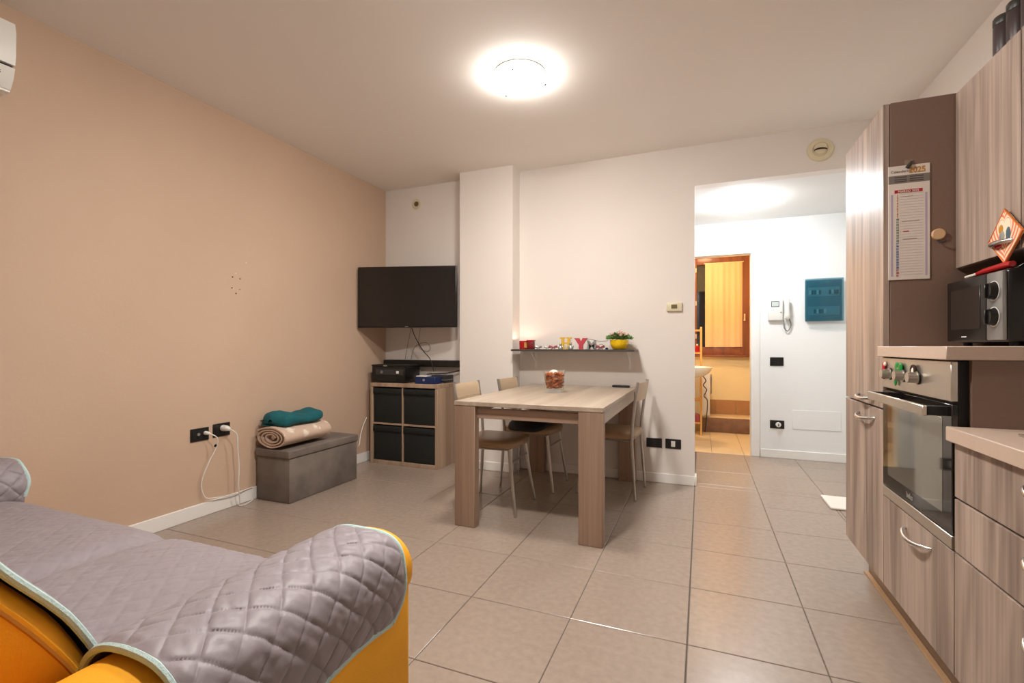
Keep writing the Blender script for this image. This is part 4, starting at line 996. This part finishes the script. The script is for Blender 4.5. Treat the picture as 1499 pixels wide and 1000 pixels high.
for x0, x1 in ((-1.83, -1.0), (-2.665, -1.835)):
    lv = [(x0, .03), (x0 + .012, .012), (x0 + .035, .0), (x1 - .035, .0), (x1 - .012, .012), (x1, .03)]
    V = []; F = []; n = None
    for x, s in lv:
        pl = back_poly(s); n = len(pl); V += [(x, p.x, p.y) for p in pl]
    for i in range(len(lv) - 1):
        for k in range(n): F.append((i * n + k, i * n + (k + 1) % n, (i + 1) * n + (k + 1) % n, (i + 1) * n + k))
    F += [tuple(range(n)), tuple((len(lv) - 1) * n + k for k in range(n))]
    bcu = MB().add(V, F).build('back_cushion', 'yellow', so)
    for xx in (x0 + .004, x1 - .002):
        MB().tube([(xx, p.x, p.y) for p in back_poly(.040)], .0045, 6, True).build('piping', 'piping', bcu)
for x in (SX0 + .1, SX1 - .1):
    for y in (.14, .96): MB().cyl((x, y, 0), (x, y, .062), .02, .028, seg=14).build('foot', 'blackmatte', so)

# quilted cover
cv = thing('sofa_cover', 'grey diamond-quilted sofa cover with pale aqua binding over the yellow sofa', 'sofa cover', ((SX0 + SX1) / 2, .8, .46))
def quilt(a, b, amp):
    # diamonds in surface coordinates (metres)
    k = pi / .055
    g1, g2 = abs(sin((a + b) * k * .7071)), abs(sin((a - b) * k * .7071))
    return amp * (1 - math.exp(-5 * g1)) * (1 - math.exp(-5 * g2))
def wrinkle(p, amp):
    return amp * (noise.noise(p * 22) + .6 * noise.noise(p * 48 + Vector((3, 1, 7))))
def sheet(P2, nu, nv, amp, wr, flip=1):
    """P2(u,v)->Vector, uniformly spaced; displaced along normal by the quilting"""
    g = [[P2(i / (nu - 1), j / (nv - 1)) for i in range(nu)] for j in range(nv)]
    su = [0]; jm = nv // 2
    for i in range(1, nu): su.append(su[-1] + (g[jm][i] - g[jm][i - 1]).length)
    sv = [0]; im = nu // 2
    for j in range(1, nv): sv.append(sv[-1] + (g[j][im] - g[j - 1][im]).length)
    V = []
    for j in range(nv):
        for i in range(nu):
            du = g[j][min(i + 1, nu - 1)] - g[j][max(i - 1, 0)]; dv = g[min(j + 1, nv - 1)][i] - g[max(j - 1, 0)][i]
            nrm = du.cross(dv).normalized() * flip
            q = amp(i / (nu - 1), j / (nv - 1)) if callable(amp) else amp
            ed = min(1, min(su[i], su[-1] - su[i], sv[j], sv[-1] - sv[j]) / .018)
            p = g[j][i]
            pk = noise.noise(Vector(((su[i] + sv[j]) * 26, (su[i] - sv[j]) * 60, 2))) + noise.noise(Vector(((su[i] - sv[j]) * 26, (su[i] + sv[j]) * 60, 8)))
            V.append(p + nrm * ed * (quilt(su[i], sv[j], q) + wrinkle(p, wr) + wr * .55 * pk))
    F = [(j * nu + i, j * nu + i + 1, (j + 1) * nu + i + 1, (j + 1) * nu + i) for j in range(nv - 1) for i in range(nu - 1)]
    return V, F, g
CB = MB(); TB = MB(); NA = 180; NB = 140
def arm_cover(xc, sgn, hem_z, yf):
    # sgn=+1: outer side towards +x ; list from the outer hem to the seat
    pr = [(xc + sgn * .131, hem_z), (xc + sgn * .132, .455), (xc + sgn * .132, .50), (xc + sgn * .116, .550), (xc + sgn * .07, .580), (xc, .587), (xc - sgn * .07, .577), (xc - sgn * .115, .548), (xc - sgn * .14, .505)] + ([(xc - sgn * .170, .468), (xc - sgn * .24, .452), (xc - sgn * .30, .448)] if sgn > 0 else [(xc - sgn * .142, .47), (xc - sgn * .14, .435)])
    pr = [(a, b + .010 * max(0, min(1, (b - .45) / .1))) for a, b in pr]
    pts, L_ = resample(spline([(p[0], 0, p[1]) for p in pr], 8), NA)
    def P2(u, v):
        p = pts[min(NA - 1, int(round(u * (NA - 1))))]
        y0, y1 = .47, yf
        wav = .006 * sin(u * 11) + .004 * sin(u * 23 + 1)
        # rounded hem corner at the front
        c = max(0, .12 - u) / .12
        y = y0 + (y1 - .05 * c * c + wav - y0) * v
        z = p.z + (.006 * sin(v * 9 + 1) * max(0, 1 - u * 6))
        return Vector((p.x, y, z))
    V, F, g = sheet(P2, NA, NB, .0058, .0022, -sgn)
    CB.add(V, F)
    TB.tube([g[j][0] for j in range(0, NB, 3)], .0095, 8); TB.tube([g[-1][i] for i in range(0, NA - 6, 2)], .0095, 8); TB.tube([g[0][i] for i in range(0, NA - 6, 2)], .0072, 8)
arm_cover(AXR, 1, .40, 1.022); arm_cover(AXL, -1, .42, 1.075)
def seatP(u, v):
    x = -1.05 - u * (2.62 - 1.05)
    # crown of each seat cushion and the crease between them
    t_ = (x + 1.05) / -.78
    m_ = abs(x + 1.70)
    z = .434 + .029 * (1 - math.exp(-(m_ / .05) ** 2) * .9 - .1 * math.exp(-(m_ / .16) ** 2)) - .008
    pf = [(.47, 0), (.60, .004), (.75, .008), (.9, .006), (1.0, -.004), (1.055, -.028), (1.085, -.07), (1.092, -.13), (1.092, -.2)]
    k = v * (len(pf) - 1); i = min(int(k), len(pf) - 2); f = k - i
    p0, p1, p2, p3 = pf[max(i - 1, 0)], pf[i], pf[i + 1], pf[min(i + 2, len(pf) - 1)]
    cr = lambda a, b, c, d: .5 * ((2 * b) + (c - a) * f + (2 * a - 5 * b + 4 * c - d) * f * f + (3 * b - a - 3 * c + d) * f ** 3)
    return Vector((x, cr(p0[0], p1[0], p2[0], p3[0]), z + cr(p0[1], p1[1], p2[1], p3[1])))
V, F, g = sheet(seatP, 360, 190, .0024, .0018, -1); CB.add(V, F); TB.tube(g[-1][::4], .007, 8)
bp_ = [(p.x, p.y) for p in back_poly(-.009)]
i0 = min(range(len(bp_)), key=lambda i: (bp_[i][0] - .53) ** 2 + (bp_[i][1] - .46) ** 2)
bl = [Vector((0, *bp_[(i0 + k) % len(bp_)])) for k in range(0, 27)]
bl, _ = resample(bl, 60)
def backP(u, v):
    p = bl[min(59, int(round(v * 59)))]; return Vector((-1.004 - u * 1.656, p.y, p.z))
V, F, g = sheet(backP, 300, 60, .004, .0018); CB.add(V, F)
TB.tube([g[j][0] for j in range(0, 60, 2)], .007, 8); TB.tube([g[j][-1] for j in range(0, 60, 2)], .007, 8)
qo = CB.build('quilted_fabric', 'quilt', cv, 180)
md_ = qo.modifiers.new('thickness', 'SOLIDIFY'); md_.thickness = .006; md_.offset = 1
TB.build('binding', 'aqua', cv)
